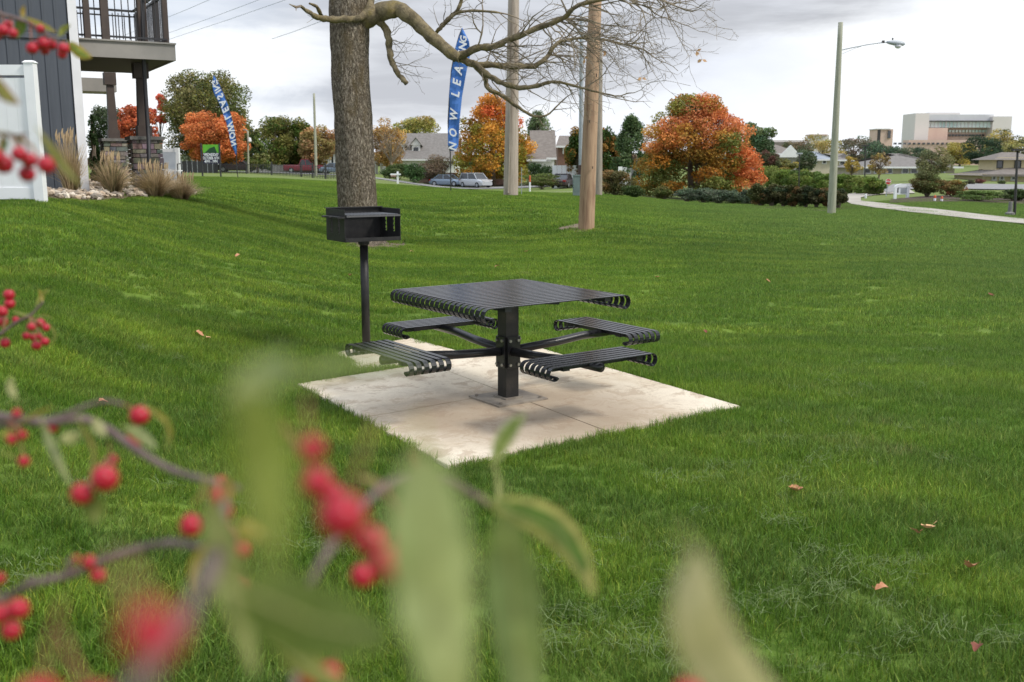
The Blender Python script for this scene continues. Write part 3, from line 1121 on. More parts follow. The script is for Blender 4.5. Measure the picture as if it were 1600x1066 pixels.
# ================================================================== GRILL
gb = hit(573, 556)
gb.z = 0.02
grill = thing('park_grill', 'black steel pedestal charcoal grill standing behind the picnic table', 'grill', gb)
MB().tube([gb, gb + Vector((0, 0, .98))], .036, 14).build('pedestal', M['grillblack'], grill, smooth=True)
MB().lathe(gb + Vector((0, 0, .945)), [(.037, 0), (.048, .01), (.048, .04), (.037, .05)], 14).build('swivel_collar', M['grillblack'], grill)
YA = R(33)
BX, BY, BZ = .51, .39, .262
gc = gb + Vector((0, 0, .99))
gr_ = Matrix.Rotation(YA, 3, 'Z')
fx, fy = gr_ @ Vector((1, 0, 0)), gr_ @ Vector((0, -1, 0))     # fy points out of the open front


def gpnt(x, y, z):
    return gc + fx * x + fy * y + Vector((0, 0, z))


mb = MB()
mb.box(gpnt(0, 0, .003), (BX, BY, .006), gr_)
mb.box(gpnt(0, -BY / 2, BZ / 2 + .006), (BX, .005, BZ), gr_)
mb.box(gpnt(0, BY / 2 + .003, .018), (BX, .005, .03), gr_)
mb.build('firebox', M['grillblack'], grill)
for sx in (-1, 1):
    # side wall with two notched grate slots, from strips that butt together
    w_ = MB()
    
    z0, z1 = .07, .215
    ys = [-BY / 2 + .003, -.095, -.060, .060, .095, BY / 2]
    for i in range(5):
        a, b = ys[i], ys[i + 1]
        if i in (1, 3):
            w_.box(gpnt(sx * BX / 2, (a + b) / 2, .006 + (z0 - .006) / 2), (.005, b - a, z0 - .006), gr_)
            w_.box(gpnt(sx * BX / 2, (a + b) / 2, (z1 + BZ + .006) / 2), (.005, b - a, BZ + .006 - z1), gr_)
            for q in range(4):
                w_.box(gpnt(sx * BX / 2, a + .008, z0 + .014 + q * .036), (.004, .016, .013), gr_)
        else:
            w_.box(gpnt(sx * BX / 2, (a + b) / 2, .006 + BZ / 2), (.005, b - a, BZ), gr_)
    w_.build('side_wall', M['grillblack'], grill)
mb = MB()
for i in range(15):
    x = -BX / 2 + .03 + i * (BX - .06) / 14
    mb.tube([gpnt(x, -BY / 2 + .02, .222), gpnt(x, BY / 2 + .02, .222)], .005, 6)
mb.box(gpnt(0, BY / 2 + .015, .214), (BX - .02, .018, .014), gr_)
mb.box(gpnt(0, -BY / 2 + .03, .213), (BX - .02, .014, .012), gr_)
mb.build('cooking_grate', M['galv_dark'] if 'galv_dark' in M else mat('grate_steel', (.12, .12, .125), rough=.45, metal=.4), grill)
mb = MB()
for y_ in (.0725, -.0725):
    mb.tube([gpnt(-BX / 2 - .02, y_, .205), gpnt(-BX / 2 - .09, y_, .205)], .006, 6)
mb.box(gpnt(-BX / 2 - .03, 0.03, .205), (.07, .34, .014), gr_)
mb.build('grate_handle', M['grillblack'], grill)
mb = MB().box(gpnt(0, -BY / 2 + .01, BZ + .010), (BX + .03, .03, .008), gr_)
mb.build('rim', M['grillblack'], grill)

# ================================================================== TREES
def rotv(v, ax, a):
    return Matrix.Rotation(a, 3, ax) @ v


def crown_mesh(name, c, rad, n, leaf, pal, seed=0, clumps=60, shape='ball', fill=.45, flat=.7, clump_r=.27, m=None, grad=None):
    """leaf faces in clumps through the crown's volume. pal: list of colours; grad: function(nx,ny,nz)->(r,g,b) weights"""
    r = np.random.default_rng(seed)
    c = np.array(c, float)
    rad = np.array(rad, float)
    d = r.normal(0, 1, (clumps, 3))
    d /= np.linalg.norm(d, axis=1)[:, None]
    rr = r.uniform(fill, 1.0, clumps) ** .6
    lum = 1 + .12 * np.sin(d[:, 0] * 5 + seed) + .12 * np.sin(d[:, 2] * 6 + seed * 2 + d[:, 1] * 4)
    cc = d * (rr * lum)[:, None] * (1 - clump_r * .8)
    if shape == 'cone':
        z = r.uniform(-1, 1, clumps)
        a = r.uniform(0, 6.283, clumps)
        q = (1 - z) / 2 * r.uniform(.35, 1, clumps) ** .5
        cc = np.stack([np.cos(a) * q, np.sin(a) * q, z], -1)
    elif shape == 'maple':                     # broad low skirt, narrowing to the top
        z = r.uniform(-1, 1, clumps) ** 1 * .97
        prof = np.interp(z, [-1, -.85, -.5, -.1, .3, .65, 1], [.70, .86, .96, .92, .74, .50, .16])
        a = r.uniform(0, 6.283, clumps)
        q = prof * r.uniform(fill, 1.0, clumps) ** .5 * (1 + .10 * np.sin(a * 3 + seed + z * 4) + .10 * np.sin(a * 7 + z * 9)) * (1 - clump_r * .5)
        cc = np.stack([np.cos(a) * q, np.sin(a) * q, z * (1 - clump_r * .5)], -1)
    elif shape == 'box':
        cc = r.uniform(-1, 1, (clumps, 3)) * (1 - clump_r * .6)
    pal = [tuple(min(.8, v * 1.5) for v in q_) for q_ in pal]
    ct_ = np.array(pal)[r.integers(0, len(pal), clumps)] * r.uniform(.72, 1.25, (clumps, 1))
    if grad is not None:
        ct_ = np.array([grad(*cc[i], ct_[i], r) for i in range(clumps)]) * r.uniform(.7, 1.3, (clumps, 1)) * np.array([1.15, 1.35, 1.2])
        ct_ = np.clip(ct_, 0, .9)
    cs = r.uniform(.6, 1.25, clumps) * clump_r
    if shape == 'cone':
        cs *= (.35 + .65 * (1 - cc[:, 2]) / 2)
    wts = cs ** 2
    ci = r.choice(clumps, n, p=wts / wts.sum())
    dd = r.normal(0, 1, (n, 3))
    dd /= np.linalg.norm(dd, axis=1)[:, None]
    lr = r.uniform(.25, 1, n) ** .5
    p = cc[ci] + dd * (lr * cs[ci])[:, None] * np.array([1, 1, flat])
    P = c + p * rad
    # leaf quads
    e1 = r.normal(0, 1, (n, 3))
    e1[:, 2] *= .6
    e1 /= np.linalg.norm(e1, axis=1)[:, None]
    e2 = np.cross(e1, r.normal(0, 1, (n, 3)))
    e2 /= np.linalg.norm(e2, axis=1)[:, None] + 1e-9
    s = leaf * r.uniform(.6, 1.3, n)[:, None] / 2
    V = np.stack([P - e1 * s, P + e2 * s * .6 - e1 * s * .1, P + e1 * s, P - e2 * s * .6 - e1 * s * .1], 1)
    cl = ct_[ci] * r.uniform(.7, 1.3, (n, 1)) * (1 + r.normal(0, .06, (n, 3)))
    return quads_mesh(name, V, np.clip(cl, .004, 1), m or M['leafmix']), cc * rad + c


def tree(label, px, pw, top, bot, Y, pal, n=9000, leaf=.14, group=None, name='broadleaf_tree', cat='tree', trunk_r=None, seed=None,
         deep=None, stems=1, m=None, bark='wood', low=None, **kw):
    if Y > 90 and 'thin' not in label:
        n, leaf = int(n * 1.5), leaf * 1.12
        kw['clump_r'] = kw.get('clump_r', .27) * 1.12
        kw['clumps'] = int(kw.get('clumps', 60) * 1.3)
    """px: photo column of the crown's centre, pw: its width, top/bot: rows of crown, Y: depth"""
    k = mpp(Y)
    b = gp(px, Y)
    zt, zb = at(px, top, Y).z, at(px, bot, Y).z
    zb = max(zb, b.z + .05)
    cx = at(px, (top + bot) / 2, Y).x
    rw = pw * k / 2
    rh = (zt - zb) / 2
    t = thing(name, label, cat, b, group=group)
    seed = rnd.randint(0, 9999) if seed is None else seed
    me, cl = crown_mesh('crown', (cx, Y, (zt + zb) / 2), (rw, min(rw, deep or rw), rh), n, leaf, pal, seed, m=m, **kw)
    place(me, 'crown', t)
    tr = trunk_r or max(.10, rw * .05)
    mb = MB()
    q = random.Random(seed)
    top_ = Vector((cx, Y, zb + (zt - zb) * .75))
    for s_ in range(stems):
        o_ = Vector((q.uniform(-1, 1), q.uniform(-1, 1), 0)) * (tr * 2 if stems > 1 else 0)
        e_ = top_ + Vector((q.uniform(-1, 1), q.uniform(-1, 1), 0)) * (rw * .5 if stems > 1 else rw * .1)
        f0 = b + o_ - Vector((0, 0, .15))
        mb.tube([f0, f0.lerp(e_, .12), f0.lerp(e_, .5) + Vector((q.uniform(-.3, .3), 0, 0)) * rw * .1, e_], [tr * 1.35, tr, tr * .7, tr * .15], 9)
    for i in range(0, len(cl), max(1, len(cl) // 16)):
        e_ = Vector(cl[i])
        s0 = b.lerp(top_, q.uniform(.3, .65))
        if s0.z < zb:
            s0.z = zb * .7 + b.z * .3 + .1
        mb.tube([s0, s0.lerp(e_, .5) + Vector((0, 0, -.05 * rw)), e_], [tr * .42, tr * .25, tr * .07], 5)
    mb.build('trunk', M[bark], t, smooth=True)
    return t


def shrub(label, px, pw, top, bot, Y, pal, n=3000, leaf=.09, group=None, name='shrub', cat='shrub', seed=None, deep=None, **kw):
    k = mpp(Y)
    b = gp(px, Y)
    zt = at(px, top, Y).z
    rw = pw * k / 2
    zb = b.z
    t = thing(name, label, cat, b, group=group)
    seed = rnd.randint(0, 9999) if seed is None else seed
    kw.setdefault('fill', .3)
    kw.setdefault('clumps', 30)
    kw.setdefault('clump_r', .38)
    me, cl = crown_mesh('foliage', (b.x, Y, (zt + zb) / 2 - .0), (rw, deep or rw * .8, (zt - zb) / 2 * 1.05), n, leaf, pal, seed, **kw)
    place(me, 'foliage', t)
    mb = MB()
    for i in range(0, len(cl), max(1, len(cl) // 9)):
        e_ = Vector(cl[i])
        mb.tube([b + Vector((rnd.uniform(-.1, .1), 0, -.05)), b.lerp(e_, .6), e_], [.035, .025, .01], 4)
    mb.build('stem', M['wood'], t)
    return t


# ---- the big bare tree behind the grill
TB = gp(563, 19.0)
TY = 19.0
bt = thing('bare_tree', 'large bare tree with furrowed trunk and low crooked limbs behind the grill', 'tree', TB)
tp = [(568, 392, .62), (567, 384, .50), (565, 372, .42), (562, 350, .385), (560, 320, .37), (556, 270, .36), (552, 200, .355), (549, 140, .345), (547, 90, .34), (546, 50, .36), (545, 15, .37), (545, -25, .36), (544, -90, .30), (541, -160, .25), (546, -260, .18), (540, -380, .08)]
# trunk as one wobbly ringed surface with raised bark plates
NR = 56
pts_, rad_ = [], []
for i in range(len(tp) - 1):
    a_, b_ = tp[i], tp[i + 1]
    ns_ = max(1, int(abs(a_[1] - b_[1]) / 3.0))
    for k in range(ns_):
        t = k / ns_
        pts_.append(at(a_[0] + (b_[0] - a_[0]) * t, a_[1] + (b_[1] - a_[1]) * t, TY))
        rad_.append(a_[2] + (b_[2] - a_[2]) * t)
from mathutils import noise as mnoise
vs, fs = [], []
for i, (p, r_) in enumerate(zip(pts_, rad_)):
    for k in range(NR):
        a = 2 * math.pi * k / NR
        v = Vector((math.cos(a), math.sin(a), 0))
        ns = mnoise.noise(Vector((v.x * 1.3, v.y * 1.3, p.z * .7))) * .07
        fr_ = abs(mnoise.noise(Vector((v.x * 6.5, v.y * 6.5, p.z * 1.6)))) * .085
        fr_ += abs(mnoise.noise(Vector((v.x * 13, v.y * 13, p.z * 4.0 + 5)))) * .035
        fl = max(0, (rad_[i] - .37)) * .55 * math.sin(a * 5 + 1)
        vs.append(p + v * r_ * (1 + ns + fr_ + fl - .04))
for i in range(len(pts_) - 1):
    for k in range(NR):
        a, b = i * NR + k, i * NR + (k + 1) % NR
        fs.append((a, b, b + NR, a + NR))
MB().add(vs, fs).build('trunk', M['bark'], bt, smooth=True)


def limb(pts, widths, dy=0.0, name='limb', sub=4, yy=None):
    """pts in photo px at depth TY (+ dy spread); widths in px (diameter)"""
    P, W_ = [], []
    n = len(pts)
    for i in range(n - 1):
        for k in range(sub):
            t = k / sub
            p0, p1, p2, p3 = pts[max(i - 1, 0)], pts[i], pts[i + 1], pts[min(i + 2, n - 1)]
            q = [.5 * (2 * p1[j] + (p2[j] - p0[j]) * t + (2 * p0[j] - 5 * p1[j] + 4 * p2[j] - p3[j]) * t * t + (3 * p1[j] - p0[j] - 3 * p2[j] + p3[j]) * t ** 3) for j in (0, 1)]
            P.append(q)
            W_.append(widths[i] + (widths[i + 1] - widths[i]) * t)
    P.append(pts[-1])
    W_.append(widths[-1])
    out, rad = [], []
    for i, (p, w_) in enumerate(zip(P, W_)):
        t = i / (len(P) - 1)
        Y = TY + dy * t + .04 * math.sin(i * 1.3)
        v = at(p[0], p[1], Y)
        out.append(v + Vector((rnd.uniform(-1, 1), 0, rnd.uniform(-1, 1))) * min(w_, 10) * mpp(Y) * .10)
        rad.append(w_ / 2 * mpp(Y) * (1 + (.12 if w_ < 14 else .03) * math.sin(i * 2.1) + rnd.uniform(-.03, .03)))
    o = MB().tube(out, rad, 12, wob=.05).build(name, M['limb'], bt, smooth=True)
    return o, out, rad


twigs = MB()
TW = [0]


def grow_twig(p, d, L, r, lvl, bias, mbt):
    """crooked twig: short kinked internodes with knobs, spurs and side twigs"""
    n = max(3, int(L / .13))
    pts, rad = [p.copy()], [r]
    cur, dr = p.copy(), d.normalized()
    kids = []
    for i in range(n):
        dr = (dr + Vector((rnd.gauss(0, .22), rnd.gauss(0, .16), rnd.gauss(0, .22))) + bias * .10).normalized()
        cur = cur + dr * (L / n)
        pts.append(cur.copy())
        rad.append(max(.0028, r * (1 - .75 * (i + 1) / n)) * (1 + (.35 if rnd.random() < .25 else 0)))
        if lvl > 0 and rnd.random() < (.52 if lvl > 1 else .42):
            s = rotv(dr, Vector((rnd.gauss(0, .4), 1, rnd.gauss(0, .4))).normalized(), rnd.choice((-1, 1)) * rnd.uniform(.5, 1.2))
            kids.append((cur.copy(), s, L * rnd.uniform(.25, .62) * (1 - .4 * i / n), rad[-1] * .68, lvl - 1))
    mbt.tube(pts, rad, 4 if lvl < 2 else 5, cap=False)
    TW[0] += 1
    for k in kids:
        if k[2] > .08:
            grow_twig(*k, bias, mbt)


def dress(L3, rad, every, Lr, rr, bias, mbt, lvl=2, t0=.15, up=None, tip=True):
    n = len(L3)
    for i in range(int(n * t0), n, every):
        tdir = (L3[min(i + 1, n - 1)] - L3[max(i - 1, 0)]).normalized()
        sgn = rnd.choice((-1, 1)) if up is None else up
        d = rotv(tdir, Vector((rnd.gauss(0, .3), 1, rnd.gauss(0, .3))).normalized(), sgn * rnd.uniform(.35, 1.1))
        L = rnd.uniform(*Lr)
        grow_twig(L3[i], d, L, rr * rnd.uniform(.6, 1.1), lvl, bias, mbt)
    tdir = (L3[-1] - L3[-2]).normalized()
    if tip and rad[-1] < .03:
        grow_twig(L3[-1], tdir, Lr[1] * .8, rad[-1], lvl, bias, mbt)


BR = Vector((.8, 0, -.15))
l1, P1, r1 = limb([(548, 42), (582, 24), (604, 16), (628, 17), (658, 42), (690, 72), (715, 90)], [30, 30, 27, 24, 20, 18, 16.5], -.5)
la, Pa, ra = limb([(715, 90), (745, 76), (768, 74), (800, 60), (845, 42), (880, 28), (905, 8), (960, -4), (1010, -8)], [13, 11, 10, 9.5, 9, 8, 6.5, 5, 4], -1.2)
lb, Pb, rb = limb([(712, 88), (740, 100), (770, 102), (800, 104), (835, 103), (855, 88), (868, 70), (890, 62), (930, 60), (985, 72)], [13, 11, 9.5, 9, 8.5, 7, 6, 4.5, 3.5, 2.5], .6)
lc, Pc, rc_ = limb([(738, 98), (760, 115), (785, 130), (812, 137), (840, 134), (862, 128), (890, 132), (925, 142), (960, 150)], [10, 9, 8, 7.5, 6.5, 5, 4, 3, 2.2], -.6)
ld, Pd, rd = limb([(742, 102), (758, 122), (762, 138), (785, 150), (810, 168), (835, 182), (855, 180), (868, 168), (885, 152)], [8, 7.5, 7, 6, 5, 4, 3, 2.4, 1.8], .5)
l2, P2, r2 = limb([(570, 22), (595, 36), (606, 56), (609, 82), (613, 100), (624, 118), (636, 131)], [12, 12, 11, 10, 9, 8, 8], -.3)
l3, P3, r3 = limb([(580, -5), (577, 14), (565, 27), (545, 30), (520, 31), (500, 28), (484, 20), (470, 10)], [11, 12, 11, 10, 10, 9, 7, 4], -1.0)
l4, P4, r4 = limb([(503, 28), (500, 20), (494, 10), (484, 6)], [7, 6, 5, 3], -.8, sub=3)
l5, P5, r5 = limb([(690, 42), (700, 30), (715, 16), (722, -4), (735, -40)], [7, 7, 6, 5, 4], -.5)
l6, P6, r6 = limb([(676, 58), (688, 44), (700, 32), (716, 20), (745, 17), (780, 20)], [6, 6, 5, 4.5, 4, 3], -.5)
l7, P7, r7 = limb([(556, -20), (600, -70), (660, -110), (760, -130), (900, -120), (1010, -90)], [26, 22, 18, 13, 9, 5], -.5)
l8, P8, r8 = limb([(540, -60), (500, -130), (430, -190), (350, -260)], [22, 18, 12, 5], .5)
l9, P9, r9 = limb([(545, -120), (600, -210), (690, -300), (760, -400)], [20, 16, 11, 4], 1.5)
for Lo, Pp, rr_, ev, lr_, tr_, lv in ((la, Pa, ra, 1, (.5, 1.5), .016, 3), (lb, Pb, rb, 1, (.45, 1.3), .014, 3), (lc, Pc, rc_, 2, (.4, 1.0), .012, 3), (ld, Pd, rd, 3, (.25, .7), .009, 2),
                                     (l5, P5, r5, 2, (.3, .9), .010, 2), (l6, P6, r6, 2, (.3, .8), .010, 2), (l1, P1, r1, 6, (.25, .6), .008, 2),
                                     (l3, P3, r3, 9, (.15, .35), .006, 1), (l8, P8, r8, 5, (.4, 1.0), .012, 2), (l9, P9, r9, 4, (.5, 1.2), .012, 2)):
    mbt = MB()
    dress(Pp, rr_, ev, lr_, tr_, BR, mbt, lv, t0=.12 if Lo is not l1 else .5)
    tag(mbt.build('twig', M['twig'], Lo), kind='stuff')
mbt = MB()
for _ in range(16):
    i = rnd.randrange(int(len(Pa) * .55), len(Pa))
    grow_twig(Pa[i], Vector((1, rnd.uniform(-.3, .3), rnd.uniform(-.65, .1))), rnd.uniform(1.0, 1.9), .013, 3, Vector((.6, 0, -.35)), mbt)
for _ in range(14):
    i = rnd.randrange(int(len(Pb) * .5), len(Pb))
    grow_twig(Pb[i], Vector((1, rnd.uniform(-.3, .3), rnd.uniform(-.8, .5))), rnd.uniform(.8, 1.7), .011, 3, Vector((.6, 0, -.3)), mbt)
tag(mbt.build('twig', M['twig'], la), kind='stuff')
mbt = MB()
for _ in range(12):
    i = rnd.randrange(8, len(P2) - 6)
    grow_twig(P2[i], Vector((1, rnd.uniform(-.3, .3), rnd.uniform(-.5, .6))), rnd.uniform(.3, .75), .007, 2, Vector((.3, 0, -.4)), mbt)
tag(mbt.build('twig', M['twig'], l2), kind='stuff')
mbt = MB()
dress(P7, r7, 2, (.7, 1.6), .016, Vector((.5, 0, -.5)), mbt, 3, t0=.3)
tag(mbt.build('twig', M['twig'], l7), kind='stuff')
# a few dead leaves still hanging
for px, row in ((1088, 80), (1097, 93), (948, 82), (1003, 121), (914, 92)):
    c = at(px, row, TY - .8)
    mb = MB()
    for q in range(3):
        d = Vector((rnd.uniform(-1, 1), rnd.uniform(-.4, .4), rnd.uniform(-1, .3))).normalized() * .05
        n2 = Vector((-d.z, .01, d.x)) * .5
        mb.add([c, c + d + n2, c + d * 2, c + d - n2], [(0, 1, 2, 3)])
    mb.tube([c, c + Vector((-.05, 0, .12))], .0025, 4)
    mb.build('leaf', M['dead_pale'], bt)

# ------------------------------------------------------------------ background trees
ORA, RED, GRN, OLV, YEL, BRN, DGR = (.46, .17, .03), (.56, .085, .035), (.07, .11, .02), (.15, .145, .04), (.36, .27, .06), (.26, .16, .08), (.035, .06, .02)
LGR = (.12, .17, .05)


def maple_right(x, y, z, c, r):
    n = r.random()
    if x > .6:
        return np.array((.74, .21, .085))
    if z < -.15 and x < .55:
        c = np.array(OLV) * 1.2 if n < .5 else (np.array((.34, .17, .035)) if n < .9 else np.array(ORA))
    elif z < .25 and x < .5:
        c = np.array((.42, .19, .045)) if n < .45 else (np.array(OLV) * 1.3 if n < .68 else np.array((.60, .21, .07)))
    elif x < -.1 and z > .45:
        c = np.array((.24, .20, .05)) if n < .5 else np.array((.52, .21, .06))
    else:
        c = np.array((.68, .22, .10)) if n < .7 else np.array((.52, .25, .06))
    return c


def maple_left(x, y, z, c, r):
    return np.array((.62, .19, .075)) if z > -.4 or r.random() < .5 else np.array((.52, .20, .03))


def maple_mid(x, y, z, c, r):
    n = r.random()
    if z > .35:
        return np.array((.62, .24, .055)) if n < .8 else np.array((.60, .13, .05))
    if z > -.35:
        return np.array((.60, .26, .05)) if n < .7 else np.array((.30, .22, .04))
    return np.array((.34, .27, .045)) if n < .6 else np.array((.50, .22, .04))


tree('broad orange and green maple with a red right shoulder, right of the tan pole', 1088, 206, 146, 334, 66, [ORA], n=56000, leaf=.17, name='maple_tree', grad=maple_right,
     shape='maple', clumps=200, clump_r=.21, fill=.25, seed=3, deep=4.0, stems=3)
place_more = tree('small orange maple growing against the right side of the broad maple', 1158, 62, 225, 300, 67, [RED], n=5000, leaf=.17, name='maple_tree',
                  grad=lambda x, y, z, c, r: np.array((.68, .21, .09)) if r.random() < .8 else np.array((.45, .20, .05)), clumps=40, clump_r=.3, seed=5)
tree('bright red maple behind the green banner sign', 335, 110, 166, 272, 108, [RED], n=14000, leaf=.22, name='maple_tree', grad=maple_left, clumps=80, clump_r=.22, seed=11, group=None)
tree('orange maple behind the upright blue flag and the weathered pole', 772, 134, 147, 292, 128, [ORA], n=22000, leaf=.26, name='maple_tree', grad=maple_mid, clumps=110, clump_r=.21, seed=8, shape='maple')
tree('red and orange maple seen between the porch columns', 212, 76, 158, 262, 100, [RED, (.5, .14, .04)], n=9000, leaf=.22, name='maple_tree',
     grad=lambda x, y, z, c, r: np.array((.50, .12, .06)) if z > -.3 else np.array((.40, .25, .05)), clumps=60, clump_r=.22, seed=17)
tree('orange red treetop above the olive tree beside the porch', 250, 34, 145, 200, 118, [(.52, .13, .07)], n=1800, leaf=.22, name='maple_tree', seed=19, clumps=16)
tree('tall olive green oak behind the red maple', 320, 140, 93, 280, 116, [OLV, (.11, .13, .045), (.16, .15, .06), (.09, .11, .035)], n=30000, leaf=.24, name='oak_tree', clumps=130, clump_r=.24, seed=23, fill=.3)
tree('grey green tree left of the stone porch columns', 168, 76, 155, 262, 112, [DGR, (.07, .09, .05)], n=8000, leaf=.22, seed=29, group=None)
tree('dark arborvitae against the porch beside the white corner trim', 147, 22, 178, 286, 26, [(.02, .042, .012), (.03, .055, .018)], n=5000, leaf=.07, shape='cone', name='arborvitae', seed=31, clumps=60, fill=.2)
tree('spruce with pale yellow green tips right of the red maple', 402, 40, 203, 264, 114, [(.13, .17, .05), (.18, .19, .07), (.07, .11, .04)], n=5000, leaf=.22, shape='cone', name='spruce_tree', seed=37, clumps=70)
for px, pw, top, bot, Y, pal, lb in (
        (428, 84, 176, 276, 140, [OLV, GRN, (.15, .15, .05)], 'green tree behind the spruce, left one of the row beyond the street'),
        (464, 66, 180, 276, 142, [GRN, (.13, .14, .045), OLV], 'green tree with yellowing top just left of the grey utility pole'),
        (386, 52, 186, 276, 150, [(.08, .11, .05), GRN], 'darker green tree between the red maple and the spruce'),
        (498, 78, 188, 278, 138, [(.34, .20, .09), BRN, (.24, .19, .07)], 'rusty brown tree behind the grey utility pole'),
        (446, 60, 215, 276, 145, [(.045, .075, .02), (.06, .09, .03)], 'low dark green tree over the maroon pickup')):
    tree(lb, px, pw, top, bot, Y, pal, n=8000, leaf=.27, seed=int(px), clumps=50)
tree('yellow and tan tree just right of the bare trunk', 604, 66, 180, 270, 158, [(.34, .22, .09), (.40, .26, .09), BRN], n=5500, leaf=.28, seed=41, clumps=46, fill=.4)
tree('rounded yellow green tree above the dormered roof', 650, 92, 174, 262, 185, [(.27, .25, .07), (.20, .21, .05), (.36, .27, .08)], n=9000, leaf=.32, seed=43, clumps=60)
tree('pale grey green tree behind the right side of the orange maple', 842, 54, 162, 262, 200, [(.16, .20, .10), (.12, .16, .08)], n=5000, leaf=.34, seed=47, clumps=36)
tree('dark green tree with a rusty edge left of the tan pole', 903, 48, 196, 284, 108, [(.045, .085, .02), (.06, .10, .02), (.20, .12, .03)], n=8000, leaf=.22, seed=53, clumps=50)
tree('dark green and rust tree right behind the tan pole', 950, 48, 192, 290, 106, [(.06, .10, .025), (.22, .12, .03), (.045, .085, .02)], n=8000, leaf=.22, seed=59, clumps=50)
tree('soft green white pine left of the broad maple', 986, 56, 178, 296, 100, [(.08, .12, .05), (.10, .14, .06), (.05, .09, .03)], n=9000, leaf=.2, seed=61, name='pine_tree', clumps=70, shape='maple')
tree('thin greyish brown tree behind the left edge of the broad maple', 1015, 44, 190, 285, 110, [(.26, .20, .14), (.30, .22, .15)], n=1800, leaf=.2, seed=62, clumps=30)
tree('open crowned green tree above the right end of the broad maple', 1186, 56, 183, 262, 140, [(.07, .12, .06), (.10, .15, .07), (.12, .15, .06)], n=5500, leaf=.3, seed=67, clumps=34, stems=2)
tree('maroon tinged tree behind the small orange maple', 1198, 44, 228, 282, 120, [(.12, .06, .045), (.09, .10, .05)], n=3500, leaf=.24, seed=68)
for px, pw, top, bot, Y, pal, lb in (
        (1283, 84, 206, 282, 300, [(.36, .28, .10), (.30, .26, .09)], 'yellow tree left of the street lamp pole'),
        (1246, 56, 214, 282, 290, [(.17, .13, .08), (.12, .13, .07)], 'brown tree far off between the gabled house and the yellow tree'),
        (1336, 76, 208, 284, 310, [(.20, .12, .09), (.13, .12, .08), (.10, .13, .08)], 'maroon brown tree just right of the street lamp pole'),
        (1378, 72, 216, 284, 290, [(.06, .10, .06), (.08, .12, .07)], 'dark green tree in front of the brick tower'),
        (1422, 76, 226, 280, 280, [(.05, .085, .05), (.08, .10, .06)], 'dark green tree below the left end of the hospital'),
        (1457, 64, 220, 284, 120, [(.19, .19, .09), (.22, .20, .10), (.15, .16, .08)], 'airy olive tree in front of the long low building'),
        (1500, 60, 213, 276, 330, [(.36, .29, .07), (.30, .26, .08)], 'yellow treetop at the foot of the hospital'),
        (1532, 72, 204, 280, 300, [(.035, .06, .035), (.045, .075, .04)], 'dark pine below the right half of the hospital'),
        (1564, 66, 198, 280, 310, [(.38, .30, .08), (.14, .15, .06)], 'yellow tree beyond the dark pine at the hospital'),
        (1596, 76, 212, 280, 270, [(.05, .08, .05), (.24, .22, .08)], 'dark green and yellow tree at the right edge of the photo')):
    tree(lb, px, pw, top, bot, Y, pal, n=3800, leaf=.42 if Y > 200 else .2, seed=int(px) + 3, clumps=30)
for px, pw, top, bot, Y, pal, lb in (
        (1332, 34, 240, 275, 128, [(.36, .27, .07)], 'thin yellow tree just right of the lamp pole by the long building'),
        (1374, 40, 236, 276, 122, [(.34, .26, .09), (.25, .18, .08)], 'thin yellow brown tree behind the red stop sign'),
        (1225, 48, 246, 272, 135, [(.32, .26, .07), (.17, .17, .06)], 'low yellow green tree in front of the gabled house'),
        (1258, 46, 232, 272, 140, [(.07, .10, .05), (.10, .12, .06)], 'round grey green tree right of the gabled house')):
    tree(lb, px, pw, top, bot, Y, pal, n=1700 if 'thin' in lb else 3000, leaf=.2, seed=int(px) + 9, clumps=24, trunk_r=.12)

# far-off wood closing the horizon
V_, C_ = [], []
for i in range(64):
    px = -90 + i * 29 + rnd.uniform(-10, 10)
    Y = rnd.uniform(350, 470)
    top = 240 + rnd.uniform(-6, 5) + (3 if px > 1150 else 0)
    b = gp(px, Y)
    zt = at(px, top, Y).z
    pal = rnd.choice(([(.13, .15, .09)], [(.17, .17, .10)], [(.24, .20, .11)], [(.10, .13, .08)], [(.20, .14, .10)]))  # muted foliage tones, the haze is put into these colours
    me, _ = crown_mesh('t', (b.x, Y, (zt + b.z) / 2), (rnd.uniform(9, 13), 5, (zt - b.z) / 2), 1700, 1.15, pal, i, clumps=18, clump_r=.5)
    a = np.zeros(len(me.vertices) * 3, 'f')
    me.vertices.foreach_get('co', a)
    c4 = np.zeros(len(me.loops) * 4, 'f')
    me.color_attributes['Col'].data.foreach_get('color', c4)
    V_.append(a.reshape(-1, 4, 3))
    C_.append(c4.reshape(-1, 4, 4)[:, :, :3])
    bpy.data.meshes.remove(me)
tag(place(quads_mesh('far_wood', np.concatenate(V_), np.concatenate(C_), M['leafmix']), 'far_wood'), 'hazy belt of far trees along the horizon', 'wood', kind='stuff')

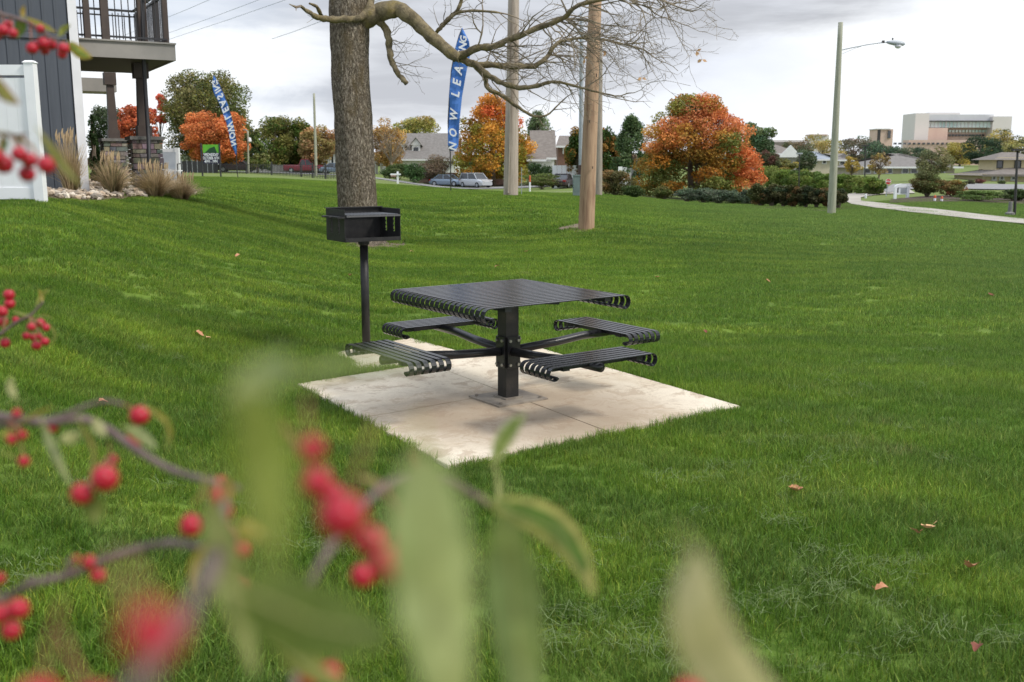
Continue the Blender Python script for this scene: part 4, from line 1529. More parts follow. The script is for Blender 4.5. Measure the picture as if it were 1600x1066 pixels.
# ------------------------------------------------------------------ hedges and shrubs
HD = [(.040, .060, .028), (.050, .07, .03), (.085, .085, .035), (.06, .06, .025)]
ORD = ('first', 'second', 'third', 'fourth', 'fifth', 'sixth', 'seventh', 'eighth', 'ninth', 'tenth', 'eleventh', 'twelfth', 'thirteenth')
for i, px in enumerate((1190, 1208, 1226, 1244, 1262, 1280, 1298, 1313)):
    shrub(ORD[i] + ' from the left of the dark rounded shrubs rowed behind the street lamp pole', px, 38, 284 + i * .9, 327, 52 - i * .3, HD if i % 3 else [(.075, .085, .03), (.16, .10, .04)], n=5200, leaf=.11,
          group='rounded dark shrubs in a row behind the street lamp', seed=200 + i, name='hedge_shrub')
for i, px in enumerate((1076, 1100, 1124, 1148, 1170)):
    shrub(ORD[i] + ' from the left of the low grey green shrubs under the broad maple', px, 46, 293, 320, 57, [(.09, .12, .075), (.07, .10, .06), (.11, .13, .09)], n=3600, leaf=.09,
          group='low grey green shrubs under the broad maple', seed=220 + i, name='hedge_shrub')
for i in range(13):
    t = i / 12
    px = 1200 + 168 * t
    Yh = 112 - 36 * t
    shrub(ORD[i] + ' shrub from the left in the yellow green hedge running to the drive', px, 36, 260 + 17 * t, 300, Yh, [(.12, .17, .035), (.09, .14, .03), (.15, .18, .045)], n=3600, leaf=.17, shape='box',
          group='clipped shrubs of the long yellow green hedge', seed=240 + i, name='hedge_shrub', clump_r=.5, clumps=20)
shrub('big rounded olive and rust shrub right of the tan pole', 964, 64, 260, 308, 58, [(.13, .12, .05), (.16, .14, .06), (.24, .15, .06), (.10, .11, .045)], n=9000, leaf=.10, seed=301)
shrub('low dark green shrub between the olive shrub and the broad maple', 992, 44, 286, 309, 55, [(.05, .08, .025), (.06, .09, .03)], n=3500, leaf=.09, seed=302)
shrub('small leafy green shrub at the foot of the broad maple', 1038, 40, 290, 312, 60, [(.09, .11, .03), (.13, .12, .04)], n=2500, leaf=.10, seed=303)
shrub('large olive shrub with a rusty side right of the white monument sign', 1452, 66, 267, 312, 66, [(.09, .11, .035), (.12, .13, .05), (.15, .11, .04)], n=9000, leaf=.12, seed=304)
shrub('rust and yellow shrub against the right side of the large olive shrub', 1492, 52, 277, 312, 67, [(.30, .13, .07), (.28, .19, .05), (.12, .12, .04)], n=5500, leaf=.11, seed=305)
shrub('spreading green juniper right of the orange topped posts', 1532, 84, 296, 324, 60, [(.10, .15, .04), (.08, .12, .035)], n=7000, leaf=.10, seed=306, flat=.4)
shrub('dark green juniper behind the dark lamp post', 1590, 66, 292, 326, 62, [(.05, .09, .03), (.07, .10, .035)], n=6000, leaf=.10, seed=307)
shrub('dark green juniper beyond the right edge of the drive', 1650, 80, 294, 330, 60, [(.05, .09, .03), (.08, .12, .035)], n=4000, leaf=.12, seed=308)
shrub('small maroon shrub in front of the pale yellow building', 1534, 18, 278, 291, 110, [(.16, .06, .05), (.12, .07, .05)], n=900, leaf=.14, seed=309)
shrub('low dark shrub left of the maroon shrub by the pale yellow building', 1517, 26, 282, 291, 108, [(.06, .06, .035)], n=900, leaf=.14, seed=310)
shrub('small green ball shrub in front of the pale yellow building', 1567, 14, 281, 290, 108, [(.10, .13, .05)], n=700, leaf=.14, seed=311)
shrub('dark green yew mound behind the thin marker post', 846, 56, 252, 285, 116, [(.05, .085, .03), (.04, .07, .025)], n=6000, leaf=.17, seed=312)
shrub('low olive green mound in front of the dark yew', 848, 70, 268, 290, 104, [(.10, .13, .035), (.12, .13, .05)], n=5000, leaf=.15, seed=313, flat=.4)
shrub('bright green juniper mound right of the bare trunk', 623, 58, 252, 280, 128, [(.08, .13, .035), (.06, .10, .03), (.11, .14, .05)], n=6500, leaf=.18, seed=314)
shrub('darker green mound right of the bright juniper', 648, 42, 250, 282, 124, [(.06, .12, .04), (.05, .09, .03)], n=4500, leaf=.18, seed=315)
shrub('large grey brown twiggy bush left of the upright blue flag', 678, 72, 238, 288, 126, [(.16, .12, .08), (.14, .13, .07), (.12, .09, .06)], n=11000, leaf=.16, seed=316)
shrub('dark hedge under the orange maple', 772, 60, 262, 284, 138, [(.05, .05, .02), (.08, .08, .03)], n=3500, leaf=.2, seed=317)

# small bare ornamental tree in front of the dormered house
b = gp(612, 136)
sm = thing('bare_tree', 'small grey multi-stemmed bare tree in front of the dormered house', 'tree', b)
mb = MB()
mb.tube([b, at(612, 262, 136), at(611, 250, 136)], [.25, .2, .16], 7)
for q in range(16):
    a = rnd.uniform(-1.1, 1.1)
    e = at(612 + 36 * math.sin(a), 250 - 46 * math.cos(a) * rnd.uniform(.7, 1), 136 + rnd.uniform(-2, 2))
    s0 = at(612, 255, 136)
    mb.tube([s0, s0.lerp(e, .5) + Vector((0, 0, .5)), e], [.10, .06, .02], 4)
    for _ in range(6):
        s1 = s0.lerp(e, rnd.uniform(.4, 1))
        mb.tube([s1, s1 + Vector((rnd.uniform(-1.2, 1.2), rnd.uniform(-1, 1), rnd.uniform(.2, 1.4)))], [.035, .012], 3)
mb.build('trunk', M['twig'], sm)

# ================================================================== BUILDINGS
def win(parent, c, w_, h_, ang=0.0, frame=None, pane=None, fw=.12, mull=False):
    """window with a frame proud of the wall and a recessed pane; c: centre on the wall face; ang: wall yaw"""
    rot = Matrix.Rotation(ang, 3, 'Z')
    ux, uy = rot @ Vector((1, 0, 0)), rot @ Vector((0, -1, 0))
    mb_ = MB()
    for s_ in (-1, 1):
        mb_.box(c + ux * s_ * (w_ / 2) + uy * .05, (fw, .12, h_ + fw), rot)
        mb_.box(c + Vector((0, 0, s_ * h_ / 2)) + uy * .047, (w_ - fw, .12, fw), rot)
    if mull:
        mb_.box(c + uy * .045, (fw * .6, .1, h_ - fw), rot)
    f = mb_.build('window', frame or M['trim'], parent)
    MB().box(c + uy * .02, (w_ - fw, .05, h_ - fw), rot).build('pane', pane or M['glass'], f)
    return f


def house(label, cat, px0, px1, eave, ridge, Y, depth, wall, roof, kind='gable', over=.5, wins=(), name='house', rake=None, ridge_in=0.0, base_drop=2.0):
    x0, x1 = at(px0, eave, Y).x, at(px1, eave, Y).x
    ze = at(800, eave, Y).z
    zr_ = at(800, ridge, Y + depth / 2).z
    zb = min(gz(x0, Y), gz(x1, Y)) - base_drop
    t = thing(name, label, cat, ((x0 + x1) / 2, Y + depth / 2, gz((x0 + x1) / 2, Y)))
    mb = MB().box(((x0 + x1) / 2, Y + depth / 2, (ze + zb) / 2), (x1 - x0, depth, ze - zb))
    if kind == 'gable':
        for xs in (x0, x1 - .2):
            mb.prism([(xs, Y, ze), (xs, Y + depth, ze), (xs, Y + depth / 2, zr_ - .1)], (.2, 0, 0))
    mb.build('wall', wall, t)
    ym = Y + depth / 2
    o_ = over
    sl = (zr_ - ze) / (depth / 2)
    zl = ze - sl * o_
    m2 = MB()
    ri = ridge_in
    th = Vector((0, 0, .18))
    if kind == 'gable':
        m2.prism([(x0 - o_, Y - o_, zl), (x1 + o_, Y - o_, zl), (x1 + o_, ym, zr_), (x0 - o_, ym, zr_)], th)
        m2.prism([(x0 - o_, ym, zr_), (x1 + o_, ym, zr_), (x1 + o_, Y + depth + o_, zl), (x0 - o_, Y + depth + o_, zl)], th)
    else:
        m2.add([(x0 - o_, Y - o_, zl), (x1 + o_, Y - o_, zl), (x1 + o_, Y + depth + o_, zl), (x0 - o_, Y + depth + o_, zl), (x0 + ri, ym, zr_), (x1 - ri, ym, zr_)],
               [(0, 1, 5, 4), (1, 2, 5), (2, 3, 4, 5), (3, 0, 4), (3, 2, 1, 0)])
    m2.build('roof', roof, t)
    MB().box(((x0 + x1) / 2, Y - o_ - .06, zl + .02), (x1 - x0 + 2 * o_, .1, .28)).build('fascia', rake or M['trim'], t)
    for (a, r0, b_, r1, *opt) in wins:
        c = (at(a, r0, Y) + at(b_, r1, Y)) / 2
        win(t, c, abs(at(b_, r0, Y).x - at(a, r0, Y).x), abs(at(a, r0, Y).z - at(a, r1, Y).z), frame=opt[0] if opt else None, fw=.16, pane=opt[1] if len(opt) > 1 else None)
    return t, x0, x1, ze, zr_


# Cape Cod house with two dormers
t, x0, x1, ze, zr_ = house('white house with a grey shingle roof and two gabled dormers behind the shrubs', 'house', 596, 712, 247, 210, 165, 12, M['housewhite'], M['roof'],
                           wins=((602, 252, 608, 268), (620, 252, 626, 262)))
for px in (626, 650):
    Yd = 166.5
    c = at(px, 236, Yd)
    h = .9
    mb = MB().box(c + Vector((0, 1.8, 0)), (1.35, 3.6, 1.9))
    mb.prism([c + Vector((-.9, -.1, .95)), c + Vector((.9, -.1, .95)), c + Vector((0, -.1, 2.0))], (0, .2, 0))
    d = mb.build('dormer', M['housewhite'], t)
    r2 = MB()
    for s_ in (-1, 1):
        r2.prism([c + Vector((s_ * 1.05, -.3, .78)), c + Vector((0, -.3, 2.12)), c + Vector((0, 3.8, 2.12)), c + Vector((s_ * 1.05, 3.8, .78))], (0, 0, .12))
    r2.build('dormer_roof', M['roof'], d)
    MB().box(c + Vector((0, -.03, -.05)), (.75, .06, 1.25)).build('pane', M['glass'], d)
# porch columns of this house just right of the trunk
for px in (588, 596, 606):
    c = gp(px, 160)
    MB().tube([c, Vector((c.x, c.y, ze - .4))], .22, 8).build('porch_column', M['housewhite'], t)

t, x0, x1, ze, zr_ = house('white house with a porch column just left of the bare trunk', 'house', 508, 556, 233, 214, 150, 9, M['housewhite'], M['roof'], wins=((517, 240, 522, 264),))
c = gp(526, 147)
MB().tube([c, Vector((c.x, c.y, ze - .2))], .2, 8).build('porch_column', M['housewhite'], t)
house('low grey house with dark windows beyond the maroon pickup', 'house', 432, 500, 253, 240, 150, 9, M['housegrey'], M['roof'], wins=((446, 254, 452, 259), (472, 254, 482, 259)), kind='hip', ridge_in=3)
house('small white roofed house between the spruce and the pickup', 'house', 412, 436, 255, 246, 165, 8, M['housewhite'], M['housegrey'], wins=((420, 257, 425, 262),))

# big gabled roof behind the weathered pole
t, x0, x1, ze, zr_ = house('house with a steep brown grey roof and a white raking gable edge', 'house', 832, 866, 246, 206, 135, 11, M['housewhite'], M['roof2'], over=.3, wins=((838, 250, 845, 257),))
mb = MB()
a0, a1 = at(875, 208, 140.5), at(861, 252, 134.6)
mb.prism([a0, a1, a1 + Vector((-.5, -.02, 0)), a0 + Vector((-.35, -.02, 0))], (0, .3, 0))
mb.build('rake_board', M['trim'], t)
house('brick house with a brown roof right of the steep gable', 'house', 872, 900, 228, 214, 160, 9, M['brick2'], M['roof2'], wins=((880, 232, 886, 240),))
t, x0, x1, ze, zr_ = house('low white wing with a gable in front of the steep roofed house', 'house', 826, 850, 250, 240, 128, 6, M['housewhite'], M['roof2'], over=.3, wins=((832, 253, 838, 260),))

# right-hand background
t, *_ = house('dark roofed house beyond the hedge with a white front gable', 'house', 1196, 1252, 240, 226, 170, 11, M['housegrey'], M['roof2'], kind='hip', ridge_in=3, wins=((1206, 243, 1212, 249),))
c = at(1235, 243, 168)
mb = MB().prism([c + Vector((-2.0, 0, -.3)), c + Vector((2.0, 0, -.3)), c + Vector((0, 0, 1.7))], (0, .3, 0)).build('front_gable', M['trim'], t)
house('low house with a slate blue roof left of the street lamp pole', 'house', 1262, 1302, 249, 237, 190, 10, M['cream'], M['roof_blue'], kind='hip', ridge_in=3, wins=((1270, 251, 1276, 256), (1285, 251, 1291, 256)))
house('low tan roofed house behind the long hedge right of the lamp pole', 'house', 1300, 1330, 250, 240, 200, 10, M['cream'], M['roof'], kind='hip', ridge_in=4, wins=((1312, 252, 1320, 257),))
house('long low building with a wide hipped roof and white windows', 'building', 1346, 1492, 259, 240, 170, 13, M['cream'], M['roof'], kind='hip', ridge_in=9, over=1.0, name='office_building',
      wins=[(a, 263, a + 10, 271) for a in (1350, 1366, 1384, 1409, 1423, 1448, 1466)])
t, x0, x1, ze, zr_ = house('pale yellow building with brown roofs and an upper storey at the right edge', 'building', 1540, 1680, 272, 258, 128, 9, M['yellowwall'], M['roof2'], kind='hip', ridge_in=6, over=.8, name='lodge_building',
                           wins=[(a, 273.5, a + 6, 281.5) for a in (1550, 1562, 1580, 1610, 1640)], rake=M['roof2'])
up0, up1 = at(1556, 268, 131), at(1620, 268, 131)
zt = at(1540, 250, 131).z
MB().box(((up0.x + up1.x) / 2, 133.5, (zt + up0.z) / 2), (up1.x - up0.x, 5, zt - up0.z + .6)).build('upper_storey', M['yellowwall'], t)
xa, xb = up0.x - .8, up1.x + .8
MB().add([(xa, 130.2, zt), (xb, 130.2, zt), (xb, 136.8, zt), (xa, 136.8, zt), (xa + 2.5, 133.5, zt + 1.0), (xb - 2.5, 133.5, zt + 1.0)], [(0, 1, 5, 4), (1, 2, 5), (2, 3, 4, 5), (3, 0, 4), (3, 2, 1, 0)]).build('upper_roof', M['roof2'], t)
win(t, at(1562, 257, 130.95), .75, .9, frame=M['dark_metal'], fw=.08)
win(t, at(1590, 257, 130.95), .75, .9, frame=M['dark_metal'], fw=.08)

# hospital on the hill
HY = 620


def fbox(parent, name, px0, px1, top, bot, Y, dp, m):
    a, b_ = at(px0, top, Y), at(px1, bot, Y)
    return MB().box(((a.x + b_.x) / 2, Y + dp / 2, (a.z + b_.z) / 2), (b_.x - a.x, dp, a.z - b_.z)).build(name, m, parent)


h = thing('hospital_building', 'large far brick and concrete hospital with bands of green glass on the hill', 'building', gp(1490, HY))
fbox(h, 'concrete_tower', 1431, 1446, 177, 270, HY, 20, M['conc_far'])
fbox(h, 'upper_block', 1445, 1552, 179, 190, HY + 6, 14, M['conc_lite'])
fbox(h, 'end_block', 1552, 1574, 182, 270, HY + 2, 14, M['conc_far'])
fbox(h, 'storey', 1446, 1552, 190, 270, HY + 10, 12, M['brick'])
fbox(h, 'penthouse', 1452, 1500, 176, 180, HY + 14, 8, M['conc_far'])
gl = fbox(h, 'glass_band', 1443, 1549, 190, 199.5, HY + 4, 5, M['glass_far'])
for i in range(19):
    px = 1443 + i * 106 / 18
    a, b_ = at(px, 190, HY + 3.6), at(px, 199.5, HY + 3.6)
    MB().box(((a.x + b_.x) / 2, HY + 3.8, (a.z + b_.z) / 2), (.35 if i % 6 else 1.0, .5, a.z - b_.z)).build('mullion', M['conc_lite'], gl)
fbox(h, 'roof_edge', 1438, 1553, 188.6, 190.2, HY + 2, 8, M['dark_metal'])
fbox(h, 'brick_block', 1447, 1476, 200, 270, HY + 1, 12, M['brick'])
fbox(h, 'brick_podium', 1420, 1530, 219, 275, HY - 12, 9, M['brick'])
for i in range(14):
    fbox(h, 'window', 1478 + i * 5.2, 1481 + i * 5.2, 203, 207, HY + 9, 2, M['glass_far'])
for i in range(12):
    fbox(h, 'window', 1478 + i * 5.2, 1481 + i * 5.2, 210, 213, HY + 9, 2, M['glass'])
for i in range(16):
    fbox(h, 'window', 1398 + i * 7.4, 1401 + i * 7.4, 223, 226, HY - 13, 2, M['glass'])
h2 = thing('brick_tower', 'square far brick tower standing left of the hospital', 'building', gp(1376, 560))
fbox(h2, 'wall', 1371, 1391, 202, 275, 560, 12, M['brick'])
fbox(h2, 'stair_slot', 1372, 1375, 203, 222, 559.5, 2, M['dark_metal'])
fbox(h2, 'corner_window', 1388, 1391.5, 204, 216, 559.2, 2, M['glass'])
fbox(h2, 'roof_edge', 1370.5, 1391.5, 201, 202.4, 559.3, 13, M['conc_far'])
h3 = thing('far_building', 'pale brick far building behind the yellow tree left of the lamp pole', 'building', gp(1280, 520))
fbox(h3, 'wall', 1268, 1292, 211, 275, 520, 8, M['conc_far'])
fbox(h3, 'parapet', 1267, 1293, 210, 212, 519, 10, M['brick'])
h4 = thing('far_building', 'long pale far building with a dark roof above the gabled house', 'building', gp(1225, 480))
fbox(h4, 'wall', 1205, 1256, 219, 275, 480, 20, M['conc_far'])
fbox(h4, 'roof', 1203, 1258, 222, 230, 478, 20, M['roof2'])

# ------------------------------------------------------------------ the dark apartment building, left
A30 = R(30)
ra = Matrix.Rotation(A30, 3, 'Z')
ea, eb = ra @ Vector((1, 0, 0)), ra @ Vector((0, 1, 0))
CB = gp(137, 19.0)
apt = thing('apartment_building', 'dark charcoal apartment building with white corner trim and a raised deck on stone piers', 'building', CB)
gzb = CB.z
HT = 9.0


def LB(a, b_, z):          # local: along the front wall, behind it, height above the corner's ground
    return Vector((CB.x, CB.y, gzb)) + ea * a + eb * b_ + Vector((0, 0, z))


MB().box(LB(-8.0, 5.1, HT / 2 - .5), (15.9, 10, HT + 1), ra).build('wall_core', M['soffit'], apt)
bw = .205
board = MB().box((0, 0, 0), (bw - .012, .03, 3.19)).mesh('siding_board', M['siding'])
board2 = MB().box((0, 0, 0), (bw - .012, .03, 5.4)).mesh('siding_board', M['siding'])
batt = MB().box((0, 0, 0), (.03, .02, 3.19)).mesh('batten', M['siding'])
batt2 = MB().box((0, 0, 0), (.03, .02, 5.4)).mesh('batten', M['siding'])
for i in range(34):
    a = -.16 - bw * (i + .5)
    for me_, zc in ((board, 1.20), (board2, 5.62)):
        o = place(me_, 'siding_board', apt, None)
        o.location = LB(a, .072 + .003 * (i % 3), zc)
        o.rotation_euler = (0, 0, A30)
    for me_, zc in ((batt, 1.20), (batt2, 5.62)):
        o = place(me_, 'batten', apt, None)
        o.location = LB(a - bw / 2, .052, zc)
        o.rotation_euler = (0, 0, A30)
MB().box(LB(-3.7, .045, 2.855), (7.0, .05, .11), ra).build('band_board', M['siding'], apt)
MB().box(LB(-.075, .05, HT / 2 - .3), (.15, .07, HT + .6), ra).build('corner_trim', M['trim'], apt)
# raised deck
zt_ = at(272, 70, 20.5).z - gzb
zbm = at(272, 95, 20.5).z - gzb
Dk = at(272, 70, 20.5)
dl = Vector((Dk.x - CB.x, Dk.y - CB.y, 0))
da, db = dl.dot(ea), dl.dot(eb)
DD = 3.6
deck = MB().box(LB(da / 2 + .02, db + DD / 2, zt_ - .06), (da - .05, DD - .06, .08), ra).build('deck', M['taupe'], apt)
MB().box(LB(da / 2 + .03, db, (zt_ + zbm) / 2), (da - .06, .04, zt_ - zbm), ra).build('rim_board', M['taupe'], deck)
MB().box(LB(da, db + DD / 2, (zt_ + zbm) / 2), (.04, DD, zt_ - zbm), ra).build('rim_board', M['taupe'], deck)
MB().box(LB(da / 2 + .03, db - .01, zt_ + .012), (da, .10, .03), ra).build('deck_edge', M['taupe'], deck)
MB().box(LB(da / 2, db + DD / 2, zbm + .03), (da - .06, DD - .06, .03), ra).build('soffit', M['soffit'], deck)
# second deck further back
a2, b2 = at(136, 118, 27.5), at(152, 132, 27.5)
MB().box((b2.x - 1.6, 28.6, (a2.z + at(160, 137, 27.5).z) / 2), (3.0, 1.2, .36), ra).build('lower_deck', M['taupe'], apt)


def pier(px, wd, base_y, row_top, label=None, visible=True):
    b = gp(px, base_y)
    zt2 = at(px, row_top, base_y).z
    h_ = zt2 - b.z
    p = MB().box(b + Vector((0, 0, h_ / 2 - .1)), (wd - .10, wd - .10, h_ + .2), ra).build('stone_pier', M['mortar'], apt)
    MB().box(b + Vector((0, 0, h_ + .035)), (wd + .08, wd + .08, .07), ra).build('cap', M['stonecap'], p)
    z = b.z + .0
    pal_ = [(.21, .195, .185), (.27, .25, .235), (.165, .155, .15), (.31, .29, .27), (.22, .19, .175)]
    while z < zt2 - .03:
        ch = min(rnd.choice((.085, .10, .12)), zt2 - z)
        for nx, tx in ((-eb, ea), (ea, eb), (-ea, -eb)):
            x = -wd / 2
            while x < wd / 2 - .02:
                L = min(rnd.uniform(.14, .28), wd / 2 - x)
                if wd / 2 - (x + L) < .07:
                    L = wd / 2 - x
                c = b + nx * (wd / 2 - .045 + rnd.uniform(-.012, .015)) + tx * (x + L / 2)
                c.z = z + ch / 2
                rt = Matrix.Rotation(math.atan2(tx.y, tx.x), 3, 'Z')
                MB().box(c, (L - .014, .09, ch - .014), rt, col=tuple(k * rnd.uniform(.8, 1.2) for k in rnd.choice(pal_))).build('stone', M['stone'], p)
                x += L
        z += ch
    return p, b, zt2


def column(b, z0, z1, w0=.225, w1=.165):
    mb_ = MB()
    c = Vector((b.x, b.y, (z0 + z1) / 2))
    h_ = z1 - z0
    mb_.box(Vector((b.x, b.y, z0 + .11)), (w0 + .06, w0 + .06, .22), ra)
    # tapered shaft
    vs_ = []
    for z, q in ((z0 + .218, w0), (z1 - .298, w1)):
        for sx, sy in ((-1, -1), (1, -1), (1, 1), (-1, 1)):
            vs_.append(Vector((b.x, b.y, z)) + ea * sx * q / 2 + eb * sy * q / 2)
    mb_.add(vs_, [(3, 2, 1, 0), (4, 5, 6, 7), (0, 1, 5, 4), (1, 2, 6, 5), (2, 3, 7, 6), (3, 0, 4, 7)])
    mb_.box(Vector((b.x, b.y, z1 - .15)), (w1 + .12, w1 + .12, .304), ra)
    return mb_.build('column', M['column'], apt)


p1_, b1, z1_ = pier(228, .60, 21.2, 219)
column(b1, z1_ + .07, gzb + zbm + .015)
p2_, b2_, z2_ = pier(180, .60, 26.5, 221)
column(b2_, z2_ + .07, at(178, 114, 26.5).z)
# upper posts and railing
for px, Y, wq in ((224, 21.0, .17), (166, 19.9, .14), (246, 22.3, .12), (260, 20.62, .10), (138, 19.75, .11)):
    c = at(px, 68, Y)
    c.z = gzb + zt_
    hh = 4.2 if wq > .15 else 1.12
    MB().box(c + Vector((0, 0, hh / 2)), (wq, wq, hh), ra).build('upper_post', M['column'], apt)


def railing(P0, P1, hgt=1.06, n=16):
    d = P1 - P0
    L = d.length
    rt = Matrix.Rotation(math.atan2(d.y, d.x), 3, 'Z')
    mid = (P0 + P1) / 2
    r_ = MB().box(mid + Vector((0, 0, hgt)), (L, .05, .045), rt).build('railing', M['rail_black'], apt)
    MB().box(mid + Vector((0, 0, .10)), (L, .035, .035), rt).build('bottom_rail', M['rail_black'], r_)
    MB().box(mid + Vector((0, 0, hgt - .12)), (L, .03, .03), rt).build('mid_rail', M['rail_black'], r_)
    bme = MB().box((0, 0, 0), (.018, .018, hgt - .12)).mesh('baluster', M['rail_black'])
    for i in range(n):
        o = place(bme, 'baluster', r_)
        o.location = P0 + d * ((i + .5) / n) + Vector((0, 0, hgt / 2))
        o.rotation_euler = (0, 0, A30)


railing(LB(.10, db + .10, zt_), LB(da - .12, db + .10, zt_), n=13)
railing(LB(da - .12, db + .12, zt_), LB(da - .12, db + DD - .1, zt_), n=26)
railing(LB(.10, db + DD - .1, zt_), LB(da - .14, db + DD - .1, zt_), n=13)
# downspout
ds = [at(222, -60, 20.45), at(223.5, 60, 20.45), at(224.5, 95, 20.45), at(231, 200, 20.75), at(232, 215, 20.6), at(233, 262, 20.6), at(237, 268, 20.3)]
MB().tube(ds, .042, 8).build('downspout', M['rail_black'], apt, smooth=True)

# ================================================================== FENCES, POLES, SIGNS
# white vinyl fence panel at the left edge
b = gp(57, 14.2)
vf = thing('vinyl_fence', 'white vinyl privacy fence panel in front of the dark siding', 'fence', b)
zt = at(57, 98, 14.2).z
zb = at(57, 318, 14.2).z
x1 = at(53, 200, 14.2).x
MB().box(((at(53, 200, 14.2).x + .02), 14.2, (zt + zb) / 2), (.13, .13, zt - zb)).box((x1 + .02, 14.2, zt + .012), (.16, .16, .03), taper=.6).build('post', M['vinyl'], vf)
for i in range(12):
    c = Vector((x1 - .13 - .15 * i, 14.2, (zt + zb) / 2 - .03))
    MB().box(c, (.148, .03, zt - zb - .35)).build('panel_board', M['vinyl'], vf)
MB().box((x1 - .95, 14.2, zt - .10), (1.84, .06, .14)).build('top_rail', M['vinyl'], vf)
MB().box((x1 - .95, 14.2, zb + .14), (1.84, .06, .16)).build('bottom_rail', M['vinyl'], vf)
MB().box((x1 - 1.95, 14.2, (zt + zb) / 2), (.13, .13, zt - zb)).build('post', M['vinyl'], vf)

# low white wall panel with a patio chair, beyond the porch
vf = thing('vinyl_fence', 'short white fence panel beyond the stone piers with a chair in front', 'fence', gp(262, 33))
Yf = 33
zt, zb = at(262, 234, Yf).z, gp(262, Yf).z
xs = [at(p, 250, Yf).x for p in (188, 204, 220, 234, 249, 264, 278)]
for i in range(6):
    MB().box(((xs[i] + xs[i + 1]) / 2, Yf, (zt + zb) / 2), (xs[i + 1] - xs[i] - .008, .03, zt - zb)).build('panel_board', M['vinyl'], vf)
for x in (xs[0], xs[-1]):
    MB().box((x, Yf - .02, (zt + zb) / 2 + .03), (.13, .13, zt - zb + .06)).build('post', M['vinyl'], vf)
MB().box(((xs[0] + xs[-1]) / 2, Yf - .02, zt - .02), (xs[-1] - xs[0] - .14, .07, .10)).build('top_rail', M['vinyl'], vf)
c = gp(268, 31)
ch = thing('patio_chair', 'small dark mesh patio chair before the white fence panel', 'chair', c)
MB().box(c + Vector((0, 0, .44)), (.5, .46, .03)).build('seat', M['vinyl'], ch)
MB().box(c + Vector((-.16, .24, .75)), (.42, .03, .52), Matrix.Rotation(R(-12), 3, 'X')).build('backrest', M['galv'], ch)
for sx in (-1, 1):
    for sy in (-1, 1):
        p = c + Vector((sx * .22, sy * .2, 0))
        MB().tube([p, p + Vector((0, 0, .44))], .018, 6).build('leg', M['dark_metal'], ch)
    MB().tube([c + Vector((sx * .24, -.2, .44)), c + Vector((sx * .24, -.2, .64)), c + Vector((sx * .24, .22, .66))], .016, 6).build('armrest', M['dark_metal'], ch)

# dark screen fence and black picket fence
Y1 = 104
sf = thing('screen_fence', 'dark grey mesh screened fence behind the green banner sign', 'fence', gp(300, Y1))
for i in range(8):
    pa, pb = gp(276 + i * 8, Y1), gp(284 + i * 8, Y1)
    MB().box(((pa.x + pb.x) / 2, Y1, pa.z + .62), (pb.x - pa.x - .02, .03, 1.15)).build('screen', M['rail_black'], sf)
    MB().tube([pa, pa + Vector((0, 0, 1.32))], .03, 6).build('post', M['galv'], sf)
pf = thing('picket_fence', 'long black metal picket fence along the far edge of the lawn', 'fence', gp(420, 100))
fpath = [(335, 104), (385, 102), (424, 92), (470, 84), (488, 80), (508, 77), (530, 80)]
FP = []
for i in range(len(fpath) - 1):
    (pa, Ya), (pb, Yb) = fpath[i], fpath[i + 1]
    n_ = max(2, int(abs(pb - pa) / 2.3))
    for k in range(n_):
        FP.append((pa + (pb - pa) * k / n_, Ya + (Yb - Ya) * k / n_, k == 0))
pk = MB().box((0, 0, .5), (.045, .03, 1.0)).mesh('picket', M['rail_black'])
pst = MB().box((0, 0, .6), (.12, .12, 1.2)).mesh('post', M['rail_black'])
prev = None
for px, Y, post in FP:
    g_ = gp(px, Y)
    o = place(pst if post else pk, 'post' if post else 'picket', pf)
    o.location = g_
    if prev is not None:
        for hz in (.15, .88):
            pass
    prev = g_
for hz in (.16, .90):
    MB().tube([gp(px, Y, hz) for px, Y, _ in FP], .022, 4).build('rail', M['rail_black'], pf)
# pale board fence beyond the street
wf = thing('board_fence', 'grey board fence beyond the street behind the maroon pickup', 'fence', gp(450, 136))
for i in range(34):
    a = gp(384 + i * 3.6, 137)
    MB().box(a + Vector((0, 0, .5)), (.30, .04, 1.0)).build('board', M['housegrey'], wf)
# white fences on the right of the gable house
wv = thing('vinyl_fence', 'white vinyl fence behind the dark yew and the tan pole', 'fence', gp(900, 108))
for i in range(8):
    pa, pb = gp(863 + i * 7.5, 108), gp(870.5 + i * 7.5, 108)
    zt = at(900, 258.5, 108).z
    MB().box(((pa.x + pb.x) / 2, 108, (zt + pa.z) / 2), (pb.x - pa.x - .03, .05, zt - pa.z)).build('panel', M['vinyl'], wv)
wv = thing('vinyl_fence', 'white vinyl fence between the olive shrub and the broad maple', 'fence', gp(985, 98))
for i in range(5):
    pa, pb = gp(966 + i * 7.0, 98 + i * .6), gp(973.0 + i * 7.0, 98 + i * .6)
    zt = at(900, 260.5 + i, 98).z
    MB().box(((pa.x + pb.x) / 2, pa.y, (zt + pa.z) / 2), (pb.x - pa.x - .03, .05, zt - pa.z)).build('panel', M['vinyl'], wv)
sh = thing('small_shed', 'tiny white roofed shed beyond the olive shrub', 'shed', gp(954, 120))
fbox(sh, 'wall', 950, 960, 254, 262, 120, 2, M['housegrey'])
a, b_ = at(946, 253.5, 119.4), at(964, 250, 119.4)
MB().prism([a, Vector((b_.x, a.y, a.z)), Vector(((a.x + b_.x) / 2, a.y, b_.z))], (0, 3, 0)).build('roof', M['trim'], sh)


